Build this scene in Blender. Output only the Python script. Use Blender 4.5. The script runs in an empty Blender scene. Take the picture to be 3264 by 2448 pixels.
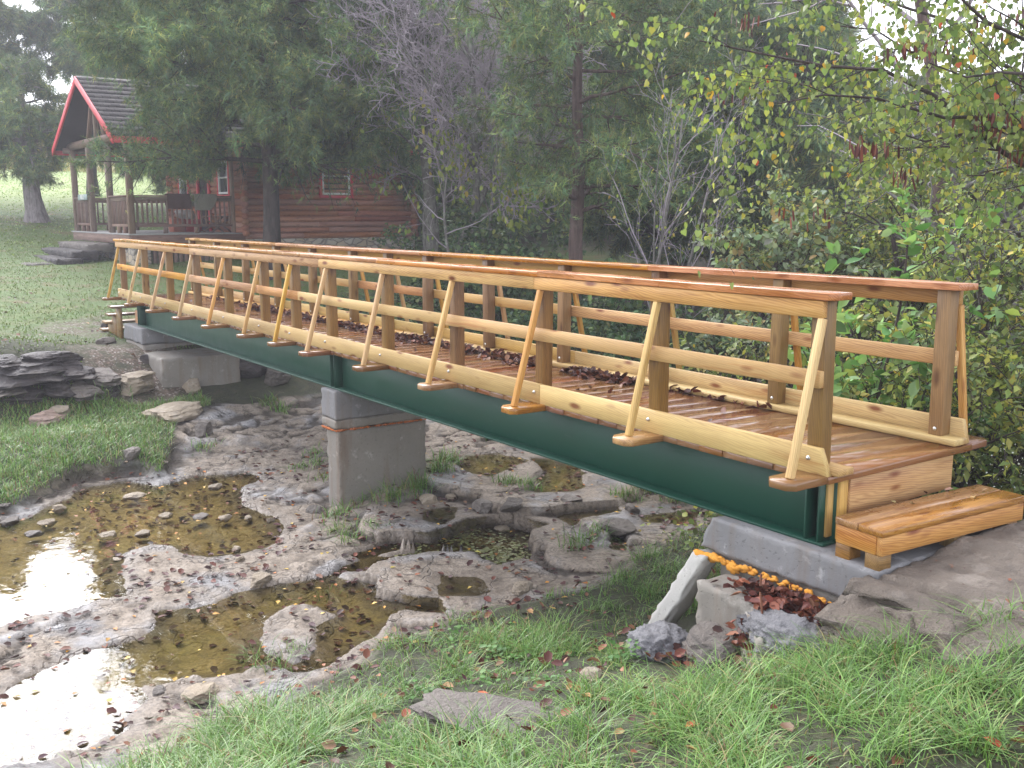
import bpy, math, random
import numpy as np
from mathutils import Matrix, Vector

# ------------------------------------------------------------------ camera
scene = bpy.context.scene
IN = 0.0254
CAM = np.array([3.239, -4.199, 1.330])
YAW, PIT, FPX = -0.95758, -0.16728, 3206.04          # heading, tilt, focal length in px of a 3264 px frame
FW = np.array([math.sin(YAW)*math.cos(PIT), math.cos(YAW)*math.cos(PIT), math.sin(PIT)])
RT = np.array([math.cos(YAW), -math.sin(YAW), 0.0])
UP = np.cross(RT, FW)
cam_d = bpy.data.cameras.new('camera')
cam_d.sensor_width = 36.0
cam_d.lens = FPX/3264*36.0
cam_d.clip_start = 0.05
cam_d.clip_end = 1500
cam = bpy.data.objects.new('camera', cam_d)
scene.collection.objects.link(cam)
m = Matrix.Identity(4)
for i in range(3):
    m[i][0], m[i][1], m[i][2], m[i][3] = RT[i], UP[i], -FW[i], CAM[i]
cam.matrix_world = m
scene.camera = cam

def ray(u, v): return FW + RT*(u-1632)/FPX - UP*(v-1224)/FPX
def pz(u, v, z): d = ray(u, v); return CAM + d*(z-CAM[2])/d[2]
def px(u, v, dep): return CAM + ray(u, v)*dep
def py(u, v, y): d = ray(u, v); return CAM + d*(y-CAM[1])/d[1]

# ------------------------------------------------------------------ light: thin bright overcast, glow low in the south west
SUN_EL, SUN_AZ = math.radians(40), math.radians(-86)     # azimuth clockwise from +Y
world = bpy.data.worlds.new('World'); scene.world = world
world.use_nodes = True
wn, wl = world.node_tree.nodes, world.node_tree.links
wn.clear()
sky = wn.new('ShaderNodeTexSky'); sky.sky_type = 'NISHITA'; sky.sun_disc = False
sky.sun_elevation = SUN_EL; sky.sun_rotation = SUN_AZ
sky.air_density = 1.0; sky.dust_density = 1.5; sky.ozone_density = 1.0
hs = wn.new('ShaderNodeHueSaturation'); hs.inputs['Saturation'].default_value = 0.14
hs.inputs['Value'].default_value = 1.0
bg = wn.new('ShaderNodeBackground'); bg.inputs['Strength'].default_value = 0.15
wo = wn.new('ShaderNodeOutputWorld')
tn = wn.new('ShaderNodeMix'); tn.data_type = 'RGBA'; tn.blend_type = 'MULTIPLY'; tn.inputs[0].default_value = 1.0; tn.inputs[7].default_value = (.975, .985, 1.05, 1)
wl.new(sky.outputs[0], hs.inputs['Color']); wl.new(hs.outputs[0], tn.inputs[6]); wl.new(tn.outputs[2], bg.inputs['Color']); wl.new(bg.outputs[0], wo.inputs['Surface'])
sd = bpy.data.lights.new('sun', 'SUN'); sd.energy = 1.0; sd.angle = math.radians(46); sd.color = (1.0, 0.985, 0.96)
sun = bpy.data.objects.new('sun', sd); scene.collection.objects.link(sun)
sdir = Vector((math.sin(SUN_AZ)*math.cos(SUN_EL), math.cos(SUN_AZ)*math.cos(SUN_EL), math.sin(SUN_EL)))
sun.rotation_euler = sdir.to_track_quat('Z', 'Y').to_euler()
scene.view_settings.view_transform = 'Standard'
scene.view_settings.look = 'None'
scene.view_settings.exposure = 2.2
scene.view_settings.gamma = 1.0
cy = scene.cycles
cy.max_bounces = 6; cy.diffuse_bounces = 3; cy.glossy_bounces = 2; cy.transmission_bounces = 3
cy.transparent_max_bounces = 8; cy.volume_bounces = 0; cy.caustics_reflective = False; cy.caustics_refractive = False
try:
    cy.use_denoising = True; cy.denoiser = 'OPENIMAGEDENOISE'
    cy.denoising_input_passes = 'RGB_ALBEDO_NORMAL'
except Exception: pass
try: cy.use_light_tree = False
except Exception: pass

# ------------------------------------------------------------------ helpers
def link(o): scene.collection.objects.link(o)
def tag(o, label, cat, group=None, kind=None):
    if label: o['label'] = label
    if cat: o['category'] = cat
    if group: o['group'] = group
    if kind: o['kind'] = kind
    return o
def empty(name, loc, label=None, cat=None, group=None, rz=0.0):
    o = bpy.data.objects.new(name, None); link(o)
    o.empty_display_size = 0.2
    o.location = [float(c) for c in loc]; o.rotation_euler = (0, 0, rz)
    return tag(o, label, cat, group)
def adopt(o, parent, local=False):
    """parent without moving: mesh data is in world coordinates unless local"""
    o.parent = parent
    if not local and parent.type == 'EMPTY':
        b = Matrix.Translation(parent.location) @ parent.rotation_euler.to_matrix().to_4x4()
        o.matrix_parent_inverse = b.inverted()
    return o
def mk(name, V, F, mat, parent=None, attrs=None, smooth=False, local=False, F2=None):
    """V (n,3); F (m,k) array, F2 optional second face array of another size"""
    V = np.ascontiguousarray(V, dtype=np.float32).reshape(-1, 3)
    me = bpy.data.meshes.new(name)
    fs = [np.asarray(f, dtype=np.int32) for f in ((F,) if F2 is None else (F, F2)) if len(f)]
    tot = sum(f.shape[0] for f in fs); nl = sum(f.size for f in fs)
    me.vertices.add(len(V)); me.vertices.foreach_set('co', V.ravel())
    me.loops.add(nl); me.loops.foreach_set('vertex_index', np.concatenate([f.ravel() for f in fs]))
    ls = []; off = 0
    for f in fs:
        k = f.shape[1]; ls.append(off + np.arange(f.shape[0], dtype=np.int32)*k); off += f.size
    me.polygons.add(tot); me.polygons.foreach_set('loop_start', np.concatenate(ls).astype(np.int32))
    if smooth: me.polygons.foreach_set('use_smooth', np.ones(tot, dtype=bool))
    for an, (ty, arr) in (attrs or {}).items():
        a = me.attributes.new(an, ty, 'POINT')
        arr = np.ascontiguousarray(arr, dtype=np.float32)
        a.data.foreach_set({'FLOAT': 'value', 'FLOAT_VECTOR': 'vector', 'FLOAT_COLOR': 'color'}[ty], arr.ravel())
    me.update(calc_edges=True); me.validate()
    if mat: me.materials.append(mat)
    o = bpy.data.objects.new(name, me); link(o)
    if parent is not None: adopt(o, parent, local)
    return o

class MB:
    """collects boxes, boards and tubes into ONE mesh; gco = grain coordinates in metres, bid = random per board"""
    rs = random.Random(11)
    def __init__(s): s.v = []; s.f4 = []; s.g = []; s.b = []; s.n = 0
    def _add(s, V, F, G, bid=None):
        s.v.append(np.asarray(V, float)); s.f4.append(np.asarray(F)+s.n); s.n += len(V)
        s.g.append(np.asarray(G, float)); s.b.append(np.full(len(V), s.rs.random() if bid is None else bid))
    def hexa(s, P, grain=0, bid=None):
        """8 corners: bottom ring 0-3, top ring 4-7"""
        P = np.asarray(P, float); c = P.mean(0)
        ax = [P[1]-P[0], P[3]-P[0], P[4]-P[0]]
        ax = [a/max(np.linalg.norm(a), 1e-9) for a in ax]
        o = [ax[grain]] + [ax[k] for k in range(3) if k != grain]
        r = s.rs.uniform(0, 40)
        G = np.stack([(P-c)@o[0]+r, (P-c)@o[1]+r*.37, (P-c)@o[2]+r*.73], 1)
        s._add(P, [[0,3,2,1],[4,5,6,7],[0,1,5,4],[1,2,6,5],[2,3,7,6],[3,0,4,7]], G, bid)
    def box(s, x0, x1, y0, y1, z0, z1, grain=None, bid=None):
        if x0 > x1: x0, x1 = x1, x0
        if y0 > y1: y0, y1 = y1, y0
        if grain is None: grain = int(np.argmax([x1-x0, y1-y0, z1-z0]))
        s.hexa([(x0,y0,z0),(x1,y0,z0),(x1,y1,z0),(x0,y1,z0),(x0,y0,z1),(x1,y0,z1),(x1,y1,z1),(x0,y1,z1)], grain, bid)
    def bar(s, a, b, w, t, side=(1,0,0), bid=None):
        """rectangular bar from a to b, w along side, t across"""
        a, b = np.array(a, float), np.array(b, float); d = (b-a)/np.linalg.norm(b-a)
        x = np.array(side, float); x = x-d*(x@d); x /= np.linalg.norm(x); y = np.cross(d, x)
        q = [(-1,-1),(1,-1),(1,1),(-1,1)]
        P = [a+x*w/2*i+y*t/2*j for i, j in q]+[b+x*w/2*i+y*t/2*j for i, j in q]
        s.hexa(P, 2, bid)
    def prism(s, poly, z0, z1, bid=None, grain=0):
        poly = np.asarray(poly, float); n = len(poly); c = poly.mean(0)
        r = s.rs.uniform(0, 40)
        V = np.concatenate([np.c_[poly, np.full(n, z0)], np.c_[poly, np.full(n, z1)], [[c[0], c[1], z0], [c[0], c[1], z1]]])
        F = [[i, (i+1) % n, n+(i+1) % n, n+i] for i in range(n)]
        F += [[2*n, (i+1) % n, i, i] for i in range(n)]+[[2*n+1, n+i, n+(i+1) % n, n+(i+1) % n] for i in range(n)]
        g = V-np.array([c[0], c[1], z0])
        g = g[:, [grain, 1-grain, 2]]+r
        s.v.append(V); s.g.append(g); s.b.append(np.full(len(V), s.rs.random() if bid is None else bid))
        s.tri = getattr(s, 'tri', []); 
        for f in F:
            f = [k+s.n for k in f]
            if f[2] == f[3] or len(set(f)) == 3: s.tri.append(list(dict.fromkeys(f)))
            else: s.f4.append(np.array([f]))
        s.n += len(V)
    def tube(s, pts, rad, k=8, caps=True, bid=None):
        V, F, T = tube(pts, rad, k, caps)
        L = np.repeat(np.r_[0, np.cumsum(np.linalg.norm(np.diff(np.asarray(pts, float), axis=0), axis=1))], k)
        if caps: L = np.r_[L, 0, L[-1]]
        r = s.rs.uniform(0, 40); ang = np.tile(np.arange(k)*2*math.pi/k, len(pts)); 
        if caps: ang = np.r_[ang, 0, 0]
        rr = float(np.max(rad))
        s.v.append(V); s.f4.append(F+s.n); s.tri = getattr(s, 'tri', []); s.tri += (np.asarray(T)+s.n).tolist() if len(T) else []
        s.g.append(np.stack([L+r, np.cos(ang)*rr+r, np.sin(ang)*rr], 1)); s.b.append(np.full(len(V), s.rs.random() if bid is None else bid)); s.n += len(V)
    def build(s, name, mat, parent=None, bevel=0.0, smooth=False, local=False, xf=None, seg=1):
        V = np.concatenate(s.v)
        if xf is not None: V = xf(V)
        tri = getattr(s, 'tri', [])
        o = mk(name, V, np.concatenate(s.f4) if s.f4 else np.zeros((0, 4), int), mat, parent,
               {'gco': ('FLOAT_VECTOR', np.concatenate(s.g)), 'bid': ('FLOAT', np.concatenate(s.b))}, smooth, local,
               np.array(tri) if tri else None)
        if bevel:
            b = o.modifiers.new('bevel', 'BEVEL'); b.width = bevel; b.segments = seg; b.limit_method = 'ANGLE'; b.angle_limit = math.radians(40)
        return o

def tube(pts, rad, k=8, caps=False):
    pts = np.asarray(pts, float); n = len(pts); rad = np.broadcast_to(np.asarray(rad, float), (n,))
    t = np.gradient(pts, axis=0); t /= np.linalg.norm(t, axis=1, keepdims=True)+1e-12
    ref = np.array([0., 0, 1]) if abs(t[0][2]) < .9 else np.array([1., 0, 0])
    x = np.cross(t, ref); x /= np.linalg.norm(x, axis=1, keepdims=True)+1e-12
    y = np.cross(t, x)
    a = np.arange(k)*2*math.pi/k
    V = (pts[:, None, :]+rad[:, None, None]*(np.cos(a)[None, :, None]*x[:, None, :]+np.sin(a)[None, :, None]*y[:, None, :])).reshape(-1, 3)
    i = np.arange(n-1)[:, None]*k; j = np.arange(k)[None, :]; j2 = (j+1) % k
    F = np.stack([i+j, i+k+j, i+k+j2, i+j2], -1).reshape(-1, 4)
    T = []
    if caps:
        V = np.concatenate([V, pts[:1], pts[-1:]])
        q = np.arange(k)
        T = np.concatenate([np.stack([np.full(k, n*k), q, (q+1) % k], 1), np.stack([np.full(k, n*k+1), (n-1)*k+(q+1) % k, (n-1)*k+q], 1)])
    return V, F, T

# lattice noise, vectorised
def _h(ix, iy, iz, seed):
    n = (ix*374761393 + iy*668265263 + iz*2147483647 + seed*1274126177) & 0xFFFFFFFF
    n = ((n ^ (n >> 13))*1274126177) & 0xFFFFFFFF
    n = (n ^ (n >> 16)) & 0xFFFFFFFF
    return n/4294967295.0
def noise(P, seed=0):
    P = np.asarray(P, float)
    if P.shape[-1] == 2: P = np.concatenate([P, np.zeros(P.shape[:-1]+(1,))], -1)
    f = np.floor(P); i = f.astype(np.int64); t = P-f; t = t*t*(3-2*t)
    r = 0
    for dx in (0, 1):
        for dy in (0, 1):
            for dz in (0, 1):
                w = (t[..., 0] if dx else 1-t[..., 0])*(t[..., 1] if dy else 1-t[..., 1])*(t[..., 2] if dz else 1-t[..., 2])
                r = r+w*_h(i[..., 0]+dx, i[..., 1]+dy, i[..., 2]+dz, seed)
    return r*2-1
def fbm(P, oct=4, seed=0, gain=.5):
    P = np.asarray(P, float); a = 1.; s = 0; tot = 0
    for o in range(oct):
        s = s+a*noise(P*2**o+o*7.31, seed+o); tot += a; a *= gain
    return s/tot
def sstep(a, b, x):
    t = np.clip((x-a)/(b-a), 0, 1); return t*t*(3-2*t)
def sdpoly(X, Y, poly):
    """signed distance, positive inside"""
    poly = np.asarray(poly, float); d = np.full(X.shape, 1e9); ins = np.zeros(X.shape, bool)
    n = len(poly)
    for i in range(n):
        a, b = poly[i], poly[(i+1) % n]
        e = b-a; wx, wy = X-a[0], Y-a[1]
        t = np.clip((wx*e[0]+wy*e[1])/(e@e+1e-12), 0, 1)
        d = np.minimum(d, np.hypot(wx-e[0]*t, wy-e[1]*t))
        c = ((a[1] <= Y) & (Y < b[1])) | ((b[1] <= Y) & (Y < a[1]))
        with np.errstate(divide='ignore', invalid='ignore'):
            xi = a[0]+(Y-a[1])*e[0]/(e[1] if abs(e[1]) > 1e-12 else 1e-12)
        ins ^= c & (X < xi)
    return np.where(ins, d, -d)

# ------------------------------------------------------------------ materials
def mat(name):
    m = bpy.data.materials.new(name); m.use_nodes = True
    nt = m.node_tree; b = nt.nodes['Principled BSDF']
    return m, nt, nt.nodes, nt.links, b
def N(nt, ty, **kw):
    n = nt.nodes.new('ShaderNode'+ty)
    for k, v in kw.items():
        if k in n.inputs: n.inputs[k].default_value = v
        else: setattr(n, k, v)
    return n
def ramp(nt, stops, fac=None, interp='LINEAR'):
    r = nt.nodes.new('ShaderNodeValToRGB'); e = r.color_ramp.elements; r.color_ramp.interpolation = interp
    while len(e) < len(stops): e.new(.5)
    for k, (p, c) in enumerate(stops):
        e[k].position = p; e[k].color = (*c, 1) if len(c) == 3 else c
    if fac is not None: nt.links.new(fac, r.inputs[0])
    return r
def mixc(nt, fac, a, b, blend='MIX'):
    n = nt.nodes.new('ShaderNodeMix'); n.data_type = 'RGBA'; n.blend_type = blend; n.clamp_factor = True
    for s, v in ((0, fac), (6, a), (7, b)):
        if hasattr(v, 'is_linked') or hasattr(v, 'links'): nt.links.new(v, n.inputs[s])
        elif s == 0: n.inputs[0].default_value = v
        else: n.inputs[s].default_value = (*v, 1) if len(v) == 3 else v
    return n.outputs[2]
def mth(nt, op, a, b=None, clamp=False):
    n = nt.nodes.new('ShaderNodeMath'); n.operation = op; n.use_clamp = clamp
    for k, v in enumerate((a, b)):
        if v is None: continue
        if isinstance(v, (int, float)): n.inputs[k].default_value = v
        else: nt.links.new(v, n.inputs[k])
    return n.outputs[0]
def mapping(nt, vec, scale, loc=None):
    n = nt.nodes.new('ShaderNodeMapping'); n.inputs['Scale'].default_value = scale
    nt.links.new(vec, n.inputs['Vector'])
    if loc is not None: n.inputs['Location'].default_value = loc
    return n.outputs[0]
def noi(nt, vec, scale, detail=4, rough=.55, dist=0.0):
    n = nt.nodes.new('ShaderNodeTexNoise'); n.inputs['Scale'].default_value = scale
    n.inputs['Detail'].default_value = detail; n.inputs['Roughness'].default_value = rough; n.inputs['Distortion'].default_value = dist
    if vec is not None: nt.links.new(vec, n.inputs['Vector'])
    return n.outputs['Fac'] if 'Fac' in n.outputs else n.outputs[0]
def bump(nt, h, strength, dist, bsdf):
    n = nt.nodes.new('ShaderNodeBump'); n.inputs['Strength'].default_value = strength; n.inputs['Distance'].default_value = dist
    nt.links.new(h, n.inputs['Height']); nt.links.new(n.outputs[0], bsdf.inputs['Normal'])
def objco(nt): return nt.nodes.new('ShaderNodeTexCoord').outputs['Object']
def attr(nt, name, out='Vector'):
    n = nt.nodes.new('ShaderNodeAttribute'); n.attribute_name = name; return n.outputs[out]

def wood(name, light, mid, dark, rough=.45, knots=1.0, wet=0.0, vary=.35, spec=.4, tint=None):
    m, nt, nd, lk, b = mat(name)
    g = attr(nt, 'gco'); bid = attr(nt, 'bid', 'Fac')
    warp = nd.new('ShaderNodeTexNoise'); warp.inputs['Scale'].default_value = 1.0; warp.inputs['Detail'].default_value = 2
    lk.new(mapping(nt, g, (2.2, 9, 9)), warp.inputs['Vector'])
    gw = nd.new('ShaderNodeVectorMath'); gw.operation = 'MULTIPLY_ADD'
    lk.new(warp.outputs['Color'], gw.inputs[0]); gw.inputs[1].default_value = (.0, .035, .035); lk.new(g, gw.inputs[2])
    wv = N(nt, 'TexWave', wave_type='BANDS', bands_direction='DIAGONAL')
    wv.inputs['Scale'].default_value = 48; wv.inputs['Distortion'].default_value = 6; wv.inputs['Detail'].default_value = 2; wv.inputs['Detail Scale'].default_value = .6
    lk.new(mapping(nt, gw.outputs[0], (.10, 1, 1)), wv.inputs['Vector'])
    fine = noi(nt, mapping(nt, gw.outputs[0], (2.2, 85, 85)), 1.0, 3, .6)
    blot = noi(nt, mapping(nt, g, (1.1, 15, 15)), 1.0, 3, .6)
    f = mth(nt, 'ADD', mth(nt, 'MULTIPLY', wv.outputs['Fac'], .28), mth(nt, 'ADD', -.02, mth(nt, 'MULTIPLY', fine, .66)))
    f = mth(nt, 'ADD', f, mth(nt, 'MULTIPLY', mth(nt, 'SUBTRACT', blot, .5), 1.1), True)
    col = ramp(nt, [(.12, dark), (.48, mid), (.8, light)], f).outputs[0]
    # per-board hue and value
    hsv = N(nt, 'HueSaturation')
    lk.new(mth(nt, 'ADD', .5-.012, mth(nt, 'MULTIPLY', bid, .026)), hsv.inputs['Hue'])
    b2 = mth(nt, 'FRACT', mth(nt, 'MULTIPLY', bid, 7.13)); b3 = mth(nt, 'FRACT', mth(nt, 'MULTIPLY', bid, 13.7))
    lk.new(mth(nt, 'ADD', 1-vary/2, mth(nt, 'MULTIPLY', b2, vary)), hsv.inputs['Value'])
    lk.new(mth(nt, 'ADD', .8, mth(nt, 'MULTIPLY', b3, .35)), hsv.inputs['Saturation'])
    lk.new(col, hsv.inputs['Color']); col = hsv.outputs[0]
    if tint: col = mixc(nt, mth(nt, 'MULTIPLY', mth(nt, 'FRACT', mth(nt, 'MULTIPLY', bid, 29.3)), tint[3]), col, tint[:3])
    if knots:
        vo = N(nt, 'TexVoronoi', feature='F1'); vo.inputs['Scale'].default_value = 1.0; vo.inputs['Randomness'].default_value = 1.0
        lk.new(mapping(nt, gw.outputs[0], (3.2, 9.5, 9.5)), vo.inputs['Vector'])
        kn = ramp(nt, [(.10, (1, 1, 1)), (.25, (0, 0, 0))], vo.outputs['Distance']).outputs[0]
        sel = ramp(nt, [(.41, (0, 0, 0)), (.45, (1, 1, 1))], noi(nt, mapping(nt, g, (1.1, 3, 3)), 1.0, 1)).outputs[0]
        k = mth(nt, 'MULTIPLY', mth(nt, 'MULTIPLY', kn, sel), knots, True)
        col = mixc(nt, k, col, tuple(np.array(dark)*np.array((.62, .42, .35))))
    strk = ramp(nt, [(.58, (0, 0, 0)), (.70, (1, 1, 1))], noi(nt, mapping(nt, gw.outputs[0], (.8, 22, 22)), 1.0, 3, .6)).outputs[0]
    col = mixc(nt, mth(nt, 'MULTIPLY', strk, .5*min(knots, 1)), col, tuple(np.array(dark)*np.array((1.25, 1.1, .9))))
    # damp blotches
    w = ramp(nt, [(.42, (0, 0, 0)), (.62, (1, 1, 1))], noi(nt, mapping(nt, g, (2.0, 5, 5)), 1.3, 4, .6)).outputs[0]
    if wet:
        col = mixc(nt, mth(nt, 'MULTIPLY', w, wet*.6), col, tuple(np.array(dark)*.8))
    lk.new(col, b.inputs['Base Color'])
    r = mth(nt, 'SUBTRACT', rough, mth(nt, 'MULTIPLY', w, wet*.42), True)
    lk.new(mth(nt, 'ADD', r, mth(nt, 'MULTIPLY', fine, .08)), b.inputs['Roughness'])
    b.inputs['Specular IOR Level'].default_value = spec
    bump(nt, fine, .18, .003, b)
    return m

M = {}
M['rail'] = wood('wood_rail_pine', (.64, .37, .155), (.53, .27, .092), (.25, .09, .024), .6, 1.0, .25, .25, tint=(.55, .42, .17, .35))
M['kerb'] = wood('wood_kerb_pine', (.60, .38, .125), (.48, .28, .078), (.28, .125, .028), .6, 1.0, .3, .25, tint=(.55, .42, .16, .5))
M['midrail'] = wood('wood_midrail_pine', (.64, .32, .10), (.52, .235, .06), (.30, .10, .024), .6, 1.0, .25, .3, tint=(.55, .42, .16, .7))
M['cap'] = wood('wood_cap_wet', (.60, .27, .065), (.48, .185, .036), (.26, .085, .015), .34, .8, .7, .25, .5)
M['post'] = wood('wood_post_aged', (.33, .185, .062), (.225, .118, .036), (.10, .046, .014), .5, .8, .4, .35, tint=(.27, .18, .07, .5))
M['brace'] = wood('wood_brace_pine', (.64, .42, .165), (.56, .335, .115), (.40, .205, .062), .6, .8, .2, .3)
M['deck'] = wood('wood_deck_wet', (.19, .078, .034), (.165, .066, .029), (.14, .054, .023), .14, .15, .3, .5, .5, tint=(.33, .18, .065, .45))
M['step'] = wood('wood_step_wet', (.50, .24, .06), (.36, .155, .036), (.20, .075, .018), .36, .8, .8, .25, .5)
M['fascia'] = wood('wood_fascia_pine', (.62, .34, .105), (.50, .24, .062), (.30, .11, .025), .5, 1.0, .2, .2)
M['greywood'] = wood('wood_grey_cabin', (.27, .185, .145), (.20, .13, .10), (.105, .065, .05), .7, .4, .1, .35, .25)
M['log'] = wood('wood_log_red_brown', (.50, .22, .135), (.37, .15, .092), (.19, .07, .046), .6, .5, .15, .4, .3)

def simple(name, col, rough=.6, metal=0.0, spec=.4, var=.15, vs=8.0, bmp=0.0):
    m, nt, nd, lk, b = mat(name)
    n = noi(nt, objco(nt), vs, 4, .6)
    c = np.array(col)
    lk.new(mixc(nt, n, tuple(c*(1-var)), tuple(np.minimum(c*(1+var), 1))), b.inputs['Base Color'])
    b.inputs['Roughness'].default_value = rough; b.inputs['Metallic'].default_value = metal; b.inputs['Specular IOR Level'].default_value = spec
    if bmp: bump(nt, noi(nt, objco(nt), vs*6, 4, .65), bmp, .01, b)
    return m
def steel_green():
    m, nt, nd, lk, b = mat('steel_green_paint')
    o = objco(nt); n = noi(nt, o, 3.0, 5, .65); s = noi(nt, mapping(nt, o, (6, 6, 40)), 1.0, 3, .6)
    c = mixc(nt, n, (.002, .040, .023), (.004, .058, .034))
    dirt = ramp(nt, [(.60, (0, 0, 0)), (.74, (1, 1, 1))], noi(nt, mapping(nt, o, (2.0, 2.0, 7)), 2.2, 6, .7)).outputs[0]
    c = mixc(nt, mth(nt, 'MULTIPLY', dirt, .35), c, (.06, .085, .07))
    lk.new(c, b.inputs['Base Color'])
    lk.new(mth(nt, 'ADD', .36, mth(nt, 'MULTIPLY', n, .25)), b.inputs['Roughness'])
    bump(nt, noi(nt, o, 90, 3, .6), .08, .004, b)
    return m
M['steel'] = steel_green()
M['bolt'] = simple('zinc_bolt', (.62, .62, .60), .32, 1.0)
def concrete(name, a, b_, spot=(.5, .48, .45), stain=(.16, .10, .05), stain_amt=.35, rough=.8, form=0.0):
    m, nt, nd, lk, b = mat(name)
    o = objco(nt)
    c = mixc(nt, noi(nt, o, 2.2, 6, .65), a, b_)
    c = mixc(nt, ramp(nt, [(.58, (0, 0, 0)), (.72, (1, 1, 1))], noi(nt, o, 9, 5, .7)).outputs[0], c, spot)
    st = ramp(nt, [(.52, (0, 0, 0)), (.72, (1, 1, 1))], noi(nt, mapping(nt, o, (7, 7, .8)), 1.0, 4, .6)).outputs[0]
    c = mixc(nt, mth(nt, 'MULTIPLY', st, stain_amt), c, stain)
    pit = ramp(nt, [(.60, (0, 0, 0)), (.68, (1, 1, 1))], noi(nt, o, 42, 3, .6)).outputs[0]
    c = mixc(nt, mth(nt, 'MULTIPLY', pit, .35), c, tuple(np.array(a)*.55))
    lk.new(c, b.inputs['Base Color']); b.inputs['Roughness'].default_value = rough; b.inputs['Specular IOR Level'].default_value = .3
    h = mth(nt, 'ADD', noi(nt, o, 14, 6, .7), mth(nt, 'MULTIPLY', pit, -.5))
    bump(nt, h, .6, .008, b)
    return m
M['conc'] = concrete('concrete_new_grey', (.15, .148, .152), (.255, .25, .25), (.36, .355, .35))
M['conc_old'] = concrete('concrete_old_warm', (.18, .162, .138), (.285, .262, .228), (.37, .345, .305), (.16, .08, .035), .45)
M['conc_white'] = concrete('concrete_pale', (.33, .32, .295), (.46, .445, .41), (.60, .585, .55), (.14, .12, .085), .4)
M['foam'] = simple('expanding_foam_orange', (.62, .27, .035), .75, 0, .3, .45, 9, .6)
M['rustfoam'] = simple('foam_rust_orange', (.42, .125, .035), .75, 0, .3, .4, 14, .6)
M['rust'] = simple('rusty_rebar', (.14, .055, .03), .8, 0, .3, .4, 30)

def stone(name, a, b_, c_, dark=(.05, .045, .045), lay=1.0, rough=.75, light_amt=.5):
    m, nt, nd, lk, b = mat(name)
    o = objco(nt)
    ri = nd.new('ShaderNodeObjectInfo').outputs['Random']
    ov = nd.new('ShaderNodeVectorMath'); ov.operation = 'ADD'; lk.new(o, ov.inputs[0])
    cb = nd.new('ShaderNodeCombineXYZ'); lk.new(mth(nt, 'MULTIPLY', ri, 37.0), cb.inputs[0]); lk.new(cb.outputs[0], ov.inputs[1]); o = ov.outputs[0]
    c = mixc(nt, noi(nt, o, 3.0, 6, .65), a, b_)
    lt = ramp(nt, [(.50, (0, 0, 0)), (.66, (1, 1, 1))], noi(nt, o, 5.5, 6, .7)).outputs[0]
    c = mixc(nt, mth(nt, 'MULTIPLY', lt, light_amt), c, c_)
    ly = noi(nt, mapping(nt, o, (2.5, 2.5, 26)), 1.0, 4, .65)
    c = mixc(nt, mth(nt, 'MULTIPLY', ramp(nt, [(.30, (1, 1, 1)), (.46, (0, 0, 0))], ly).outputs[0], .7*lay), c, dark)
    dk = ramp(nt, [(.56, (0, 0, 0)), (.72, (1, 1, 1))], noi(nt, o, 11, 5, .7)).outputs[0]
    c = mixc(nt, mth(nt, 'MULTIPLY', dk, .5), c, dark)
    hv = N(nt, 'HueSaturation'); lk.new(mth(nt, 'ADD', .8, mth(nt, 'MULTIPLY', ri, .4)), hv.inputs['Value']); lk.new(c, hv.inputs['Color'])
    lk.new(hv.outputs[0], b.inputs['Base Color']); b.inputs['Roughness'].default_value = rough; b.inputs['Specular IOR Level'].default_value = .35
    bump(nt, mth(nt, 'ADD', noi(nt, o, 22, 6, .7), mth(nt, 'ADD', mth(nt, 'MULTIPLY', ly, lay), mth(nt, 'MULTIPLY', noi(nt, o, 7, 4, .6), 1.5))), 1.0, .035, b)
    return m
M['stone_dark'] = stone('stone_dark_wall', (.038, .032, .034), (.075, .062, .058), (.145, .115, .09), (.015, .013, .016), 1.0, .65, .4)
M['stone_tan'] = stone('stone_tan_creek', (.25, .20, .145), (.37, .305, .225), (.50, .44, .36), (.075, .062, .055), .7)
M['stone_grey'] = stone('stone_grey_ledge', (.12, .105, .093), (.215, .185, .16), (.33, .295, .26), (.045, .04, .038), .9)
M['stone_ledge'] = stone('stone_ledge_brown', (.085, .070, .058), (.235, .19, .15), (.37, .32, .27), (.04, .033, .03), .6, .75, .6)
M['stone_pink'] = stone('stone_pink_slab', (.24, .165, .13), (.33, .235, .19), (.40, .32, .27), (.10, .08, .075), 1.0)
M['mortar'] = stone('mortar_blue_grey', (.12, .118, .128), (.20, .195, .20), (.28, .275, .275), (.085, .08, .085), .1)

def leafmat(name, trans=.35, rough=.45, spec=.4):
    """colour from the mesh attribute col (each leaf's own colour)"""
    m, nt, nd, lk, b = mat(name)
    c = attr(nt, 'col', 'Color')
    lk.new(c, b.inputs['Base Color']); b.inputs['Roughness'].default_value = rough; b.inputs['Specular IOR Level'].default_value = spec
    if trans:
        t = nd.new('ShaderNodeBsdfTranslucent'); lk.new(mixc(nt, .5, c, (.9, 1, .35), 'MULTIPLY'), t.inputs['Color'])
        mx = nd.new('ShaderNodeMixShader'); mx.inputs[0].default_value = trans
        lk.new(b.outputs[0], mx.inputs[1]); lk.new(t.outputs[0], mx.inputs[2]); lk.new(mx.outputs[0], nd['Material Output'].inputs['Surface'])
    return m
M['leaf'] = leafmat('leaf_green', .38, .5, .3)
M['cedar'] = leafmat('cedar_foliage', .18, .7, .2)
M['grass'] = leafmat('grass_blade', .3, .4, .4)
M['litter'] = leafmat('fallen_leaf', .1, .55, .3)
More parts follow.
